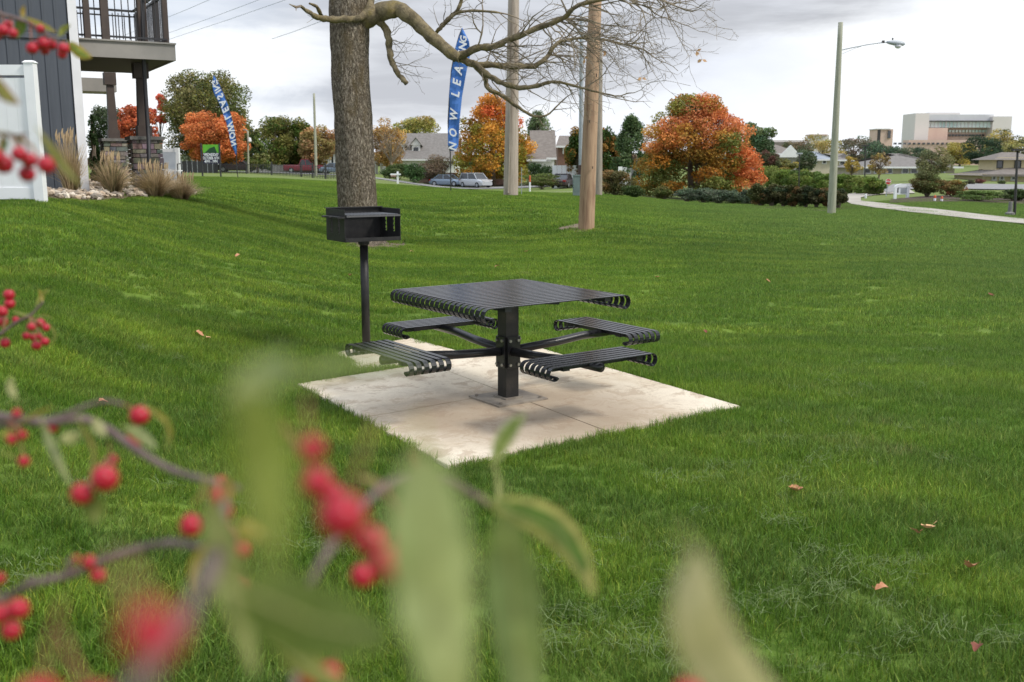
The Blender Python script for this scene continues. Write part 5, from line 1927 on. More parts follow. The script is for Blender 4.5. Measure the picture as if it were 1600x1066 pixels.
def pole(label, base, top, w0, w1, Y, m, name='utility_pole', n=18, sink=.2):
    b = gp(base[0], Y)
    t = thing(name, label, 'pole', b)
    a0 = at(base[0], base[1], Y)
    a1 = at(top[0], top[1], Y)
    a0.z = min(a0.z, b.z)
    d = (a1 - a0)
    pts = [a0 - d.normalized() * sink] + [a0 + d * k / 12 for k in range(13)]
    rad = [w0 / 2 * mpp(Y)] + [(w0 + (w1 - w0) * k / 12) / 2 * mpp(Y) for k in range(13)]
    mb_ = MB().tube(pts, rad, n, wob=.012)
    mb_.build('shaft', m, t, smooth=True)
    return t


p_tan = pole('thick tan wooden utility pole in the middle of the lawn', (916, 357), (931, -20), 25.5, 19, 22, M['pole_tan'])
# checks and hardware on the pole
for px, row, s_ in ((913, 95, .10), (932, 118, .06), (926, 262, .05), (921, 190, .05)):
    c = at(px, row, 21.8)
    MB().box(c, (.018, .03, s_)).build('staple', M['dark_metal'], p_tan)
p_gr = pole('weathered grey and tan utility pole left of the thick tan one', (798, 303), (803, -30), 23, 16, 36, M['pole_grey'])
MB().tube([at(793.5, 302, 35.72), at(795.5, 240, 35.72), at(797, 170, 35.72)], [.05, .035, .01], 6).build('stain_strip', M['pole_old'], p_gr)
p_old = pole('thin grey brown utility pole close behind the thick tan one', (935, 306), (937, 60), 12, 9, 52, M['pole_old'])
p_mt = pole('slim grey metal pole with a dark foot left of the thick tan pole', (908, 262), (909, 20), 7.5, 6, 50, M['galv'], name='metal_pole')
c0 = gp(907.5, 50)
MB().tube([c0, at(908, 258, 50)], .15, 10).build('foot_sleeve', mat('pole_foot_brown', (.07, .04, .035), rough=.7), p_mt)
p_l = pole('thin grey utility pole beyond the picket fence left of the bare tree', (494, 268), (490.5, 146), 4.6, 3.2, 108, M['pole_green'])
p_s = pole('short pale street light pole right of the red maple', (388, 268), (387, 205), 3.4, 3, 108, M['pole_green'])
MB().tube([at(387, 206, 108), at(384, 203, 108), at(380, 203, 108)], .06, 5).build('arm', M['galv'], p_s)
MB().lathe(at(390, 221, 107.8), [(.10, -.1), (.22, 0), (.16, .35), (.05, .4)], 8).build('lamp', M['trim'], p_s)
# street lamp right
lp = pole('tall weathered wooden street lamp pole standing right of the hedge', (1299, 334), (1313.5, 35), 13, 7, 42, M['pole_green'], name='street_lamp')
LY = 42
MB().tube([at(1312, 79, LY), at(1330, 75, LY), at(1355, 70, LY), at(1380, 66.5, LY), at(1392, 66, LY)], [.022, .02, .018, .02, .022], 8).build('lamp_arm', M['galv'], lp)
MB().tube([at(1312, 86, LY), at(1335, 76, LY), at(1345, 73, LY)], .008, 5).build('brace', M['galv'], lp)
c = at(1399, 67.5, LY)
hd = MB()
dx = Vector((1, 0, -.10)).normalized()
for k, (x, rr) in enumerate(((-.36, .05), (-.25, .09), (-.05, .12), (.18, .13), (.34, .09), (.40, .02))):
    pass
hd.tube([c + dx * x for x in (-.36, -.25, -.05, .18, .34, .40)], [.04, .07, .10, .11, .075, .02], 12)
hd.build('lamp_head', M['galv'], lp, smooth=True)
MB().lathe(c + dx * .12 + Vector((0, 0, -.17)), [(.05, -.03), (.12, .02), (.14, .09)], 12).build('lens', M['headlamp'], lp, smooth=True)
MB().lathe(c + dx * -.12 + Vector((0, 0, .11)), [(.03, 0), (.035, .06), (.01, .09)], 8).build('photocell', M['dark_metal'], lp)
MB().box(at(1380, 65.5, LY), (.10, .07, .10)).build('clamp', M['dark_metal'], lp)

dp = pole('slender dark lamp post at the right edge beyond the drive', (1585, 340), (1590, 236), 4.5, 3.2, 44, M['dark_metal'], name='lamp_post')
b = gp(1585, 44)
MB().lathe(b, [(.20, 0), (.20, .10), (.10, .16), (.08, .6)], 12).build('base', M['stonecap'], dp)
MB().box(at(1590, 236, 44) + Vector((0, 0, .05)), (.42, .26, .09)).build('lamp_head', M['dark_metal'], dp)
dp2 = pole('distant dark lamp post in front of the long hipped building', (1352, 272), (1352, 228), 2.2, 1.8, 120, M['dark_metal'], name='lamp_post')
MB().box(at(1352, 228, 120), (.8, .4, .16)).build('lamp_head', M['dark_metal'], dp2)
dp3 = pole('distant dark lamp post between the hedge and the lamp pole', (1249, 282), (1249, 240), 1.8, 1.5, 88, M['dark_metal'], name='lamp_post')
MB().box(at(1249, 240, 88), (.5, .3, .12)).build('lamp_head', M['galv'], dp3)

# guy marker, pedestal and marker stakes
b = gp(901, 46)
pd = thing('utility_pedestal', 'grey green utility pedestal box at the foot of the slim metal pole', 'utility box', b)
w_ = 10.5 * mpp(46)
hh = at(901, 275, 46).z - b.z
MB().box(b + Vector((0, 0, hh / 2)), (w_, w_, hh)).build('cabinet', M['pedestal'], pd)
MB().box(b + Vector((0, 0, hh + .02)), (w_ + .04, w_ + .04, .06)).build('cap', M['pedestal'], pd)
MB().box(b + Vector((0, -w_ / 2 - .006, hh * .55)), (w_ * .8, .012, hh * .6)).build('door', M['pedestal'], pd)


def stake(label, px, Y, row_top, w_, frac, m0, m1):
    b = gp(px, Y)
    t = thing('marker_post', label, 'marker post', b)
    z1 = at(px, row_top, Y).z
    zm = b.z + (z1 - b.z) * frac
    r_ = w_ / 2 * mpp(Y)
    MB().tube([b, Vector((b.x, b.y, zm))], r_, 10).build('shaft', m0, t)
    MB().tube([Vector((b.x, b.y, zm)), Vector((b.x, b.y, z1 - r_)), Vector((b.x, b.y, z1))], [r_ * 1.02, r_ * 1.02, r_ * .5], 10).build('sleeve', m1, t)


stake('white pipeline marker with an orange top between the poles', 828, 90, 274, 2.6, .6, M['white'], M['orange'])
stake('white post with an orange top, left of the pair by the drive', 1465, 58, 305, 3.6, .55, M['white'], M['orange'])
stake('white post with an orange top, right of the pair by the drive', 1476, 58, 307, 3.6, .55, M['white'], M['orange'])
stake('small white bollard at the bend of the drive', 1356, 70, 303, 3.4, .8, M['white'], M['white'])
stake('thin blue grey marker rod close to the weathered pole', 815, 38, 262, 1.2, .9, M['galv'], M['galv'])

# power lines over the top left corner
far = at(-40, 66, 60)
for i, (p0, p1) in enumerate((((250, 32), (345, -8)), ((268, 50), (420, -6)), ((290, 53), (440, 2)))):
    A_, B_ = at(*p0, 80), at(*p1, 62)
    d = B_ - A_
    P = [A_ - d * 1.2, A_ - d * .5, A_, A_.lerp(B_, .5) - Vector((0, 0, .03)), B_, B_ + d * .8, B_ + d * 2.5]
    o = MB().tube(P, .013, 4).build('power_line', M['cable'])
    tag(o, ('uppermost power line crossing the sky at the top left', 'middle power line of the three crossing the sky top left', 'lowest of the three power lines crossing the sky top left')[i], 'power line')
A_, B_ = at(425, 61, 66), at(500, 34, 60)
o = MB().tube([A_, A_.lerp(B_, .5) - Vector((0, 0, .03)), B_, B_ + (B_ - A_) * 4], .014, 4).build('power_line', M['cable'])
tag(o, 'short faint power line reaching the crown of the bare tree', 'power line')


# ------------------------------------------------------------------ flags and signs
def letter_mesh(ch, size, m, depth=.01, off=.03, shear=.0):
    cu = bpy.data.curves.new('txt', 'FONT')
    cu.body = ch
    cu.size = size
    cu.extrude = depth
    cu.offset = off * size
    cu.shear = shear
    cu.align_x = 'CENTER'
    cu.align_y = 'CENTER'
    cu.resolution_u = 2
    to = bpy.data.objects.new('txt', cu)
    col.objects.link(to)
    bpy.context.view_layer.update()
    dg = bpy.context.evaluated_depsgraph_get()
    me = bpy.data.meshes.new_from_object(to.evaluated_get(dg))
    me.materials.clear()
    me.materials.append(m)
    bpy.data.objects.remove(to)
    return me


def feather_flag(label, left, right, foot, Y, letters, mirror, pole_pts):
    """left/right: edge rows of the sail at depth Y, from bottom to top"""
    b = gp(foot, Y)
    t = thing('feather_flag', label, 'flag', b)
    n = 26

    def samp(edge, tt_):
        q = tt_ * (len(edge) - 1)
        i = min(int(q), len(edge) - 2)
        a, b_ = edge[i], edge[i + 1]
        return a[0] + (b_[0] - a[0]) * (q - i), a[1] + (b_[1] - a[1]) * (q - i)
    vs_, fs_ = [], []
    for i in range(n + 1):
        k = i / n
        a, c_ = at(*samp(left, k), Y), at(*samp(right, k), Y)
        for j in range(5):
            p = a.lerp(c_, j / 4)
            p.y += .12 * math.sin(j / 4 * math.pi) * (1 if not mirror else -1) * 0 + .05 * math.sin(i * .9 + j)
            vs_.append(p)
    for i in range(n):
        for j in range(4):
            q = i * 5 + j
            fs_.append((q, q + 1, q + 6, q + 5))
    m_ = len(vs_)
    vs2 = vs_ + [v + Vector((0, .02, 0)) for v in vs_]
    fs2 = fs_ + [tuple(x + m_ for x in reversed(f)) for f in fs_]
    sail = MB().add(vs2, fs2).build('sail', M['blue'], t)
    for ch_, k, sz in letters:
        l_, r_ = samp(left, k), samp(right, k)
        l2, r2 = samp(left, min(1, k + .03)), samp(right, min(1, k + .03))
        c = (at(*l_, Y) + at(*r_, Y)) / 2
        c2 = (at(*l2, Y) + at(*r2, Y)) / 2
        wd = (at(*r_, Y) - at(*l_, Y)).length
        tdir = (c2 - c).normalized()
        ang = math.atan2(tdir.z, tdir.x)          # reading direction runs up the sail
        me = letter_mesh(ch_, 15.8 * sz * mpp(Y), M['white'], shear=.25, off=.028)
        o = bpy.data.objects.new('letter', me)
        col.objects.link(o)
        o.parent = sail
        o.matrix_parent_inverse = parent_inv(sail)
        o.location = c + Vector((0, -.09, 0))
        base = Matrix.Rotation(-ang, 4, 'Y') @ Matrix.Rotation(math.pi / 2, 4, 'X')
        if mirror:
            # seen from behind: the print is mirrored across the reading line
            base = base @ Matrix.Scale(-1, 4, (0, 1, 0))
        lo_, ro_, so_ = base.decompose()
        o.rotation_euler = ro_.to_euler()
        o.scale = so_
    MB().tube([Vector((b.x, b.y, b.z - .1))] + [at(*p, Y) for p in pole_pts], [.028] + [.028 - .018 * i / len(pole_pts) for i in range(len(pole_pts))], 6).build('flagpole', M['dark_metal'], t)
    return t


FY = 46
word = lambda ks, szs: [(c, k, s) for c, k, s in zip('NOWLEASING', ks, szs)]
feather_flag('upright blue feather flag reading NOW LEASING before the orange maple', [(703, 236), (700, 230), (700, 190), (702, 150), (705, 110), (711, 78), (717, 56), (722, 44)],
             [(709, 236), (716, 229), (718, 192), (722, 150), (729, 112), (735, 84), (733, 64), (722.6, 44)], 704, FY,
             word((.135, .22, .32, .435, .50, .572, .645, .70, .765, .84), (1.0, 1.0, 1.0, 1.1, 1.1, 1.1, 1.1, 1.05, 1.0, .85)), False, [(703.5, 238), (701, 226), (700, 190), (702, 150), (705, 110), (711, 78), (717, 56), (722, 44)])
feather_flag('leaning blue feather flag with mirrored lettering before the red maple', [(368.5, 243), (362, 228), (358, 210), (353, 190), (345, 168), (335, 147), (331, 132), (334, 118)],
             [(369.5, 243), (370, 228), (367, 208), (363, 188), (357, 166), (349, 145), (341, 128), (334.6, 118)], 371, 58,
             word((.17, .255, .345, .46, .53, .60, .67, .725, .79, .85), (.72, .8, .9, .9, .9, .9, .9, .85, .8, .7)), True, [(369.8, 262), (369.5, 243), (370, 228), (367, 208), (363, 188), (357, 166), (349, 145), (341, 128), (334.6, 118)])

# green event banner between two black posts
BYd = 62
b = gp(329, BYd)
bn = thing('banner_sign', 'green and navy event banner stretched between two black posts', 'sign', b)
for px in (315.5, 344):
    g_ = gp(px, BYd)
    MB().box(((g_.x), BYd, (g_.z + at(px, 224, BYd).z) / 2), (.08, .08, at(px, 224, BYd).z - g_.z)).build('post', M['rail_black'], bn)
a, c_ = at(316.5, 226, BYd), at(343, 239, BYd)
d_ = at(343, 256, BYd)
up_ = MB().box(((a.x + c_.x) / 2, BYd, (a.z + c_.z) / 2), (c_.x - a.x, .03, a.z - c_.z)).build('banner_top', M['green'], bn)
MB().prism([at(320, 238.7, BYd - .03), at(339, 238.7, BYd - .03), at(335, 229, BYd - .03), at(327, 232, BYd - .03)], (0, .01, 0)).build('tree_print', M['green_dark'], up_)
lw = MB().box(((a.x + c_.x) / 2, BYd, (c_.z + d_.z) / 2), (c_.x - a.x, .031, c_.z - d_.z - .004)).build('banner_bottom', M['navy'], bn)
for tx, row, wd in (('WEDNESDAY', 242, 23), ('OCTOBER 16TH', 247.4, 24.5), ('4PM - 7PM', 252.8, 20)):
    me = letter_mesh(tx, .21, M['white'], off=.02)
    xs_ = [v.co.x for v in me.vertices]
    o = bpy.data.objects.new('lettering', me)
    col.objects.link(o)
    o.parent = lw
    o.matrix_parent_inverse = parent_inv(lw)
    o.location = at(329.8, row, BYd - .03)
    o.rotation_euler = (math.pi / 2, 0, 0)
    q = wd * mpp(BYd) / (max(xs_) - min(xs_))
    o.scale = (q, 1.15, 1)

# stop sign
SY = 72
b = gp(1388, SY)
ss_ = thing('stop_sign', 'red octagonal stop sign on a thin post by the drive', 'sign', b)
c = at(1388, 284, SY)
r_ = 4.6 * mpp(SY)
MB().tube([b, c + Vector((0, .04, .2))], .035, 6).build('post', M['galv'], ss_)
oc = [c + Vector((math.cos(R(22.5 + 45 * k)) * r_, 0, math.sin(R(22.5 + 45 * k)) * r_)) for k in range(8)]
oc2 = [c + (p - c) * .92 + Vector((0, -.012, 0)) for p in oc]
pl_ = MB().prism(oc, (0, .02, 0)).build('plate', M['white'], ss_)
MB().prism(oc2, (0, .01, 0)).build('face', M['red'], pl_)
me = letter_mesh('STOP', r_ * .72, M['white'], off=.02)
o = place(me, 'lettering', pl_)
o.location = c + Vector((0, -.02, 0))
o.rotation_euler = (math.pi / 2, 0, 0)

# white monument sign with an arched top
MY = 66
b = gp(1408, MY)
mn = thing('monument_sign', 'white arched monument sign with a grey panel beside the stop sign', 'sign', b)
x0, x1 = at(1397, 300, MY).x, at(1420, 300, MY).x
zt = at(1408, 292, MY).z
MB().box((x0 + .08, MY, (zt + b.z) / 2), (.16, .2, zt - b.z)).build('leg', M['white'], mn)
MB().box((x1 - .08, MY, (zt + b.z) / 2), (.16, .2, zt - b.z)).build('leg', M['white'], mn)
arc = [Vector((x0, MY - .1, zt))] + [Vector((x0 + (x1 - x0) * (k / 8), MY - .1, zt + .02 + .17 * math.sin(math.pi * k / 8) ** .6)) for k in range(9)] + [Vector((x1, MY - .1, zt))]
MB().prism(arc, (0, .2, 0)).build('arch', M['white'], mn)
pa = at(1402, 293.5, MY)
pb = at(1416, 304, MY)
MB().box(((pa.x + pb.x) / 2, MY, (pa.z + pb.z) / 2), (x1 - x0 - .33, .10, pa.z - pb.z)).build('sign_panel', M['white'], mn)
MB().box(((pa.x + pb.x) / 2 + .12, MY - .06, (pa.z + pb.z) / 2 + .03), ((pb.x - pa.x) * .66, .02, (pa.z - pb.z) * .82)).build('picture_panel', M['galv'], mn)
MB().box((pa.x + .02, MY - .06, (pa.z + pb.z) / 2 + .05), (.10, .02, (pa.z - pb.z) * .7)).build('side_panel', M['rail_black'], mn)

# green street name sign
b = gp(738, 131)
st = thing('street_sign', 'small green street name sign in front of the orange maple', 'sign', b)
c = at(738, 255.5, 131)
MB().tube([b, c], .04, 5).build('post', M['galv'], st)
MB().box(c, (1.0, .03, .38)).build('plate', M['street_green'], st)
# white T-shaped mailbox post
b = gp(621, 98)
mbx = thing('mailbox_post', 'white mailbox post with a cross arm at the lawn edge', 'mailbox', b)
zt = at(621, 268, 98).z
MB().box((b.x, b.y, (b.z + zt) / 2), (.17, .17, zt - b.z)).build('post', M['white'], mbx)
ca = at(618, 272.5, 97.9)
MB().box(ca, (1.0, .14, .14)).build('cross_arm', M['white'], mbx)
MB().tube([ca + Vector((-.45, -.0, -.17)), ca + Vector((.05, 0, -.17))], .13, 10).build('box', M['brickpave'], mbx)
# low brick garden wall beyond the cars
bwl = thing('garden_wall', 'low brown brick garden wall behind the parked cars', 'wall', gp(700, 130))
for i, (p0, p1, rt_) in enumerate(((655, 686, 278), (686, 715, 270), (715, 760, 279), (760, 800, 280))):
    a, b_ = at(p0, rt_, 129 - .02 * i), at(p1, rt_, 129 - .02 * i)
    zb = gz(a.x, 129) - .1
    MB().box(((a.x + b_.x) / 2, 129 - .02 * i, (a.z + zb) / 2), (b_.x - a.x - .02, .4, a.z - zb)).build('wall_section', M['brickpave'], bwl)


# ------------------------------------------------------------------ vehicles
def car(label, px, Y, yaw, L, W, H, prof, cabin, m, name='parked_car', cat='car', lift=0.0):
    b = gp(px, Y)
    b.z += .07 + lift
    t = thing(name, label, cat, b, rz=0)
    rt = Matrix.Rotation(yaw, 3, 'Z')

    def P(x, y, z):
        return b + rt @ Vector((x, y, z))
    # body: rounded cross-section lofted along the length from the side profile
    xs_ = np.linspace(-L / 2, L / 2, 15)
    topz = np.interp(xs_ / L + .5, [p[0] for p in prof], [p[1] for p in prof]) * H
    vs_, fs_ = [], []
    ringn = 10
    for x, tz in zip(xs_, topz):
        e = min(1, (L / 2 - abs(x)) / (.12 * L)) ** .5 if abs(x) < L / 2 else 0
        w_ = W / 2 * (.82 + .18 * e)
        zb_ = .20 + (.10 * (1 - e))
        for (fy_, fz_) in ((-.9, 0), (-1, .18), (-1, .6), (-.95, .85), (-.80, 1), (.80, 1), (.95, .85), (1, .6), (1, .18), (.9, 0)):
            vs_.append(P(x, fy_ * w_, zb_ + (tz - zb_) * fz_))
    for i in range(14):
        for k in range(ringn):
            a = i * ringn + k
            c2 = i * ringn + (k + 1) % ringn
            fs_.append((a, c2, c2 + ringn, a + ringn))
    fs_ += [tuple(range(ringn)), tuple(14 * ringn + k for k in range(ringn))]
    MB().add(vs_, fs_).build('body', m, t, smooth=False)
    # cabin: glass house and roof
    cx0, cx1, rx0, rx1, zc = cabin
    zb_, zt_ = zc * H, H
    gv = [P(cx0 * L, s * W * .44, zb_ - .02) for s in (-1, 1)] + [P(cx1 * L, s * W * .44, zb_ - .02) for s in (-1, 1)] + [P(rx0 * L, s * W * .37, zt_ - .05) for s in (-1, 1)] + [P(rx1 * L, s * W * .37, zt_ - .05) for s in (-1, 1)]
    MB().add(gv, [(0, 2, 6, 4), (1, 5, 7, 3), (0, 4, 5, 1), (2, 3, 7, 6), (4, 6, 7, 5), (0, 1, 3, 2)]).build('glass_house', M['glass'], t)
    rf = MB().prism([P(rx0 * L - .05, -W * .375, zt_ - .05), P(rx1 * L + .05, -W * .375, zt_ - .05), P(rx1 * L + .05, W * .375, zt_ - .05), P(rx0 * L - .05, W * .375, zt_ - .05)], (0, 0, .06))
    rf.build('roof', m, t)
    for s in (-1, 1):
        for (x0_, z0_), (x1_, z1_) in (((cx0, zb_), (rx0, zt_ - .03)), ((cx1, zb_), (rx1, zt_ - .03)), (((cx0 + cx1) / 2, zb_), ((rx0 + rx1) / 2, zt_ - .03))):
            MB().tube([P(x0_ * L, s * W * .44, z0_), P(x1_ * L, s * W * .375, z1_)], .045, 5).build('pillar', m, t)
    for sx in (-.31, .31):
        for s in (-1, 1):
            c = P(sx * L, s * (W / 2 - .08), .33)
            ax = rt @ Vector((0, 1, 0)) * .11
            w_ = MB().tube([c - ax, c + ax], .33, 16).build('wheel', M['rubber'], t)
            MB().tube([c - ax * 1.05, c + ax * 1.05], .19, 12).build('rim', M['galv'], w_)
    for sx, mm, nm in ((1, M['headlamp'], 'headlight'), (-1, M['redlamp'], 'tail_light')):
        for s in (-1, 1):
            MB().box(P(sx * L * .492, s * W * .33, .62 * H * .72 + .1), (.08, .32, .14), rt).build(nm, mm, t)
    return t


SUVP = [(0, .55), (.04, .62), (.5, .63), (.72, .62), (.95, .52), (1, .42)]
SEDP = [(0, .50), (.06, .62), (.2, .66), (.75, .64), (.96, .50), (1, .40)]
car('silver SUV parked behind the lawn crest below the orange maple', 743, 121, R(-50), 4.5, 1.85, 1.72, SUVP, (-.46, .27, -.42, .12, .60), M['car_silver'])
car('steel blue sedan parked left of the silver SUV', 699, 124, R(-25), 4.4, 1.8, 1.42, SEDP, (-.36, .26, -.20, .10, .62), M['car_blue'])
car('maroon pickup truck parked beyond the picket fence', 475, 136, R(8), 5.4, 1.9, 1.75, [(0, .58), (.3, .58), (.5, .60), (.95, .56), (1, .45)], (-.12, .22, -.06, .12, .58), M['car_red'], name='pickup_truck', cat='pickup truck')
car('dark maroon sedan behind the picket fence near the red maple', 370, 118, R(5), 4.6, 1.8, 1.45, SEDP, (-.36, .26, -.20, .10, .62), M['car_dark'])
car('pale blue car half hidden left of the bare trunk', 526, 133, R(0), 4.4, 1.8, 1.4, SEDP, (-.36, .26, -.20, .10, .62), M['car_blue'])
car('dark grey car parked before the white fence by the slim pole', 880, 106, R(75), 4.3, 1.75, 1.45, SEDP, (-.36, .26, -.20, .10, .62), M['car_dark'])

# ------------------------------------------------------------------ ornamental grasses in the stone bed
def orn_grass(label, px, Y, w_, top, n, pal, seed, lean=.7, leafw=.012):
    b = gp(px, Y)
    t = thing('ornamental_grass', label, 'ornamental grass', b)
    hgt = at(px, top, Y).z - b.z
    rw = w_ * mpp(Y) / 2
    r = np.random.default_rng(seed)
    V = np.zeros((n, 3, 4, 3))
    C = np.ones((n, 3, 4, 3))
    for i in range(n):
        a = r.uniform(0, 6.283)
        k = abs(r.normal(0, .85)) * lean
        k = min(k, 1.3)
        h_ = hgt * r.uniform(.55, 1.0) * (1 - .18 * k)
        dx = np.array([np.cos(a), np.sin(a), 0])
        s = np.array([b.x, b.y, b.z]) + dx * r.uniform(0, .10)
        P = [s + dx * rw * k * q ** 1.8 + np.array([0, 0, h_ * (q if k < .8 else q * (1.5 - .75 * q))]) for q in (0, .4, .75, 1)]
        sd_ = np.array([-np.sin(a + 1), np.cos(a + 1), 0]) * leafw / 2
        cl = np.array(pal[r.integers(0, len(pal))]) * r.uniform(.75, 1.25)
        for q in range(3):
            w0, w1 = (1, .8, .6, .2)[q], (1, .8, .6, .2)[q + 1]
            V[i, q] = [P[q] - sd_ * w0, P[q] + sd_ * w0, P[q + 1] + sd_ * w1, P[q + 1] - sd_ * w1]
            C[i, q] = cl * (.8 + .1 * q)
    place(quads_mesh('blades', V.reshape(-1, 4, 3), C.reshape(-1, 4, 3), M['straw']), 'blades', t)
    mbb = MB()
    for i in range(26):
        a = r.uniform(0, 6.283)
        k = r.uniform(.1, .6) * lean
        e = b + Vector((math.cos(a) * rw * k, math.sin(a) * rw * k, hgt * r.uniform(.9, 1.08)))
        mbb.tube([b, b.lerp(e, .5) + Vector((0, 0, .05)), e], [.003, .003, .002], 3, cap=False)
        mbb.tube([e - Vector((0, 0, .10)), e, e + Vector((.02, 0, .08))], [.004, .014, .003], 5)
    mbb.build('seed_head', mat('seed_head_tan', (.46, .34, .20), rough=.9), t)


TAN = [(.60, .45, .26), (.68, .52, .32), (.50, .37, .22), (.36, .30, .15)]
GRS = TAN + [(.16, .18, .07)]
orn_grass('wispy tan ornamental grass against the dark siding left of the corner trim', 108, 18.2, 80, 212, 420, TAN, 1, leafw=.010)
orn_grass('green and tan ornamental grass clump in front of the far stone pier', 173, 18.8, 84, 246, 900, GRS, 2)
orn_grass('arching tan ornamental grass at the foot of the near stone pier', 240, 19.6, 96, 258, 1000, TAN, 3, lean=.9)
orn_grass('low mounded tan ornamental grass at the right end of the stone bed', 280, 20.0, 76, 277, 900, TAN, 4, lean=1.0)

# ------------------------------------------------------------------ fallen leaves on the lawn
def fallen(label, px, row, size, m, seed, on=None):
    r = random.Random(seed)
    h_ = hit(px, row)
    c = h_ + Vector((0, 0, .055))
    a = r.uniform(0, 6.28)
    n = 9
    vs_ = []
    ux = Vector((math.cos(a), math.sin(a), r.uniform(-.2, .2)))
    uy = Vector((-math.sin(a), math.cos(a), r.uniform(-.1, .3)))
    rows_ = []
    for i in range(n):
        t = i / (n - 1)
        lobed = (.55 + .45 * abs(math.sin(t * math.pi * 2.5))) * math.sin(math.pi * min(1, t * .93 + .05)) ** .7
        for j in (-1, -.5, 0, .5, 1):
            z = .35 * abs(j) ** 1.5 * size * lobed * .6 + .22 * size * math.sin(t * 3 + seed)
            vs_.append(c + ux * (t - .5) * size + uy * j * size * .42 * lobed + Vector((0, 0, z)))
    fs_ = [(i * 5 + j, i * 5 + j + 1, i * 5 + j + 6, i * 5 + j + 5) for i in range(n - 1) for j in range(4)]
    t_ = thing('fallen_leaf', label, 'leaf', h_)
    MB().add(vs_, fs_).build('blade', m, t_, smooth=True)
    e = c - ux * size * .5
    MB().tube([e, e - ux * size * .25 + Vector((0, 0, .01))], .0012, 4).build('stalk', m, t_)


for i, (px, row, s_, m, lb) in enumerate((
        (1243, 778, .095, 'dead_leaf', 'curled orange brown leaf on the grass right of the concrete pad'),
        (1448, 840, .075, 'dead_pale', 'pale tan upturned leaf, right one of the pair at lower right'),
        (1429, 848, .045, 'dead_leaf', 'small brown leaf just left of the pale tan leaf'),
        (1516, 906, .080, 'dead_leaf', 'flat reddish brown leaf in the lower right grass'),
        (1377, 943, .055, 'dead_leaf', 'small dark rusty leaf low in the right foreground'),
        (1524, 1038, .05, 'dead_red', 'tiny rust leaf at the bottom right corner'),
        (547, 437, .07, 'dead_leaf', 'brown leaf on the grass left of the grill post'),
        (313, 531, .07, 'dead_leaf', 'curled brown leaf, left one of two at mid left'),
        (326, 537, .06, 'dead_pale', 'tan leaf, right one of two at mid left'),
        (1027, 438, .07, 'dead_leaf', 'brown leaf on the grass right of the tabletop'),
        (1548, 467, .09, 'dead_red', 'red brown leaf near the right edge at mid height'),
        (1102, 527, .05, 'dead_red', 'small rust leaf right of the right-hand seat'),
        (372, 407, .08, 'dead_leaf', 'small brown leaf on the bright lawn at left of the grill'),
        (643, 399, .07, 'dead_pale', 'small tan leaf right below the grill box'),
        (776, 423, .07, 'dead_leaf', 'brown leaf on the grass above the tabletop'),
        (163, 642, .06, 'dead_leaf', 'brown leaf in the grass behind the berry branch'),
        (1200, 445, .07, 'dead_leaf', 'brown leaf on the lawn between table and drive'),
        (822, 397, .07, 'dead_leaf', 'small brown leaf left of the thick tan pole foot'))):
    fallen(lb, px, row, s_, M[m], i * 7 + 3)

# ================================================================== CRABAPPLE IN THE FOREGROUND
CT_B = Vector((-1.5, .15, gz(-1.5, .5)))
crab = thing('crabapple_tree', 'crabapple with red berries and yellow green leaves reaching in from the left foreground', 'tree', CT_B)
tr_pts = [CT_B + Vector((0, 0, -.1)), CT_B + Vector((.03, 0, .5)), CT_B + Vector((0, .02, .95)), CT_B + Vector((.04, .05, 1.4)), CT_B + Vector((.02, .04, 1.9))]
MB().tube(tr_pts, [.055, .045, .036, .028, .012], 12, wob=.06).build('trunk', M['cbark'], crab, smooth=True)


def smooth_path(pts, sub=5):
    out = []
    n = len(pts)
    for i in range(n - 1):
        p0, p1, p2, p3 = pts[max(i - 1, 0)], pts[i], pts[i + 1], pts[min(i + 2, n - 1)]
        for k in range(sub):
            t = k / sub
            out.append(.5 * (2 * p1 + (p2 - p0) * t + (2 * p0 - 5 * p1 + 4 * p2 - p3) * t * t + (3 * p1 - p0 - 3 * p2 + p3) * t ** 3))
    out.append(pts[-1])
    return out


def branch(pts, w0, w1, hook):
    """pts: (px,row,Y) from the tree outwards; w: px widths; hook: height on the trunk it grows from"""
    P = [at(*p) for p in pts]
    s_ = CT_B + Vector((.02, .02, hook))
    sp = smooth_path(P)
    n = len(sp)
    rad = []
    for i in range(n):
        Y = sp[i].y
        rad.append((w0 + (w1 - w0) * i / (n - 1)) / 2 * Y / 1565 * (1.0 + (.22 if i % 5 == 0 else 0) + rnd.uniform(-.06, .06)))
    ext_ = [s_, s_.lerp(sp[0], .35) + Vector((0, 0, -.03)), s_.lerp(sp[0], .7)]
    return MB().tube(ext_ + sp, [rad[0] * 2.2, rad[0] * 1.6, rad[0] * 1.2] + rad, 10).build('branch', M['cbark'], crab, smooth=True), sp


berry_me = None
M['leafrib'] = mat('leaf_rib', (.34, .33, .12), rough=.6)


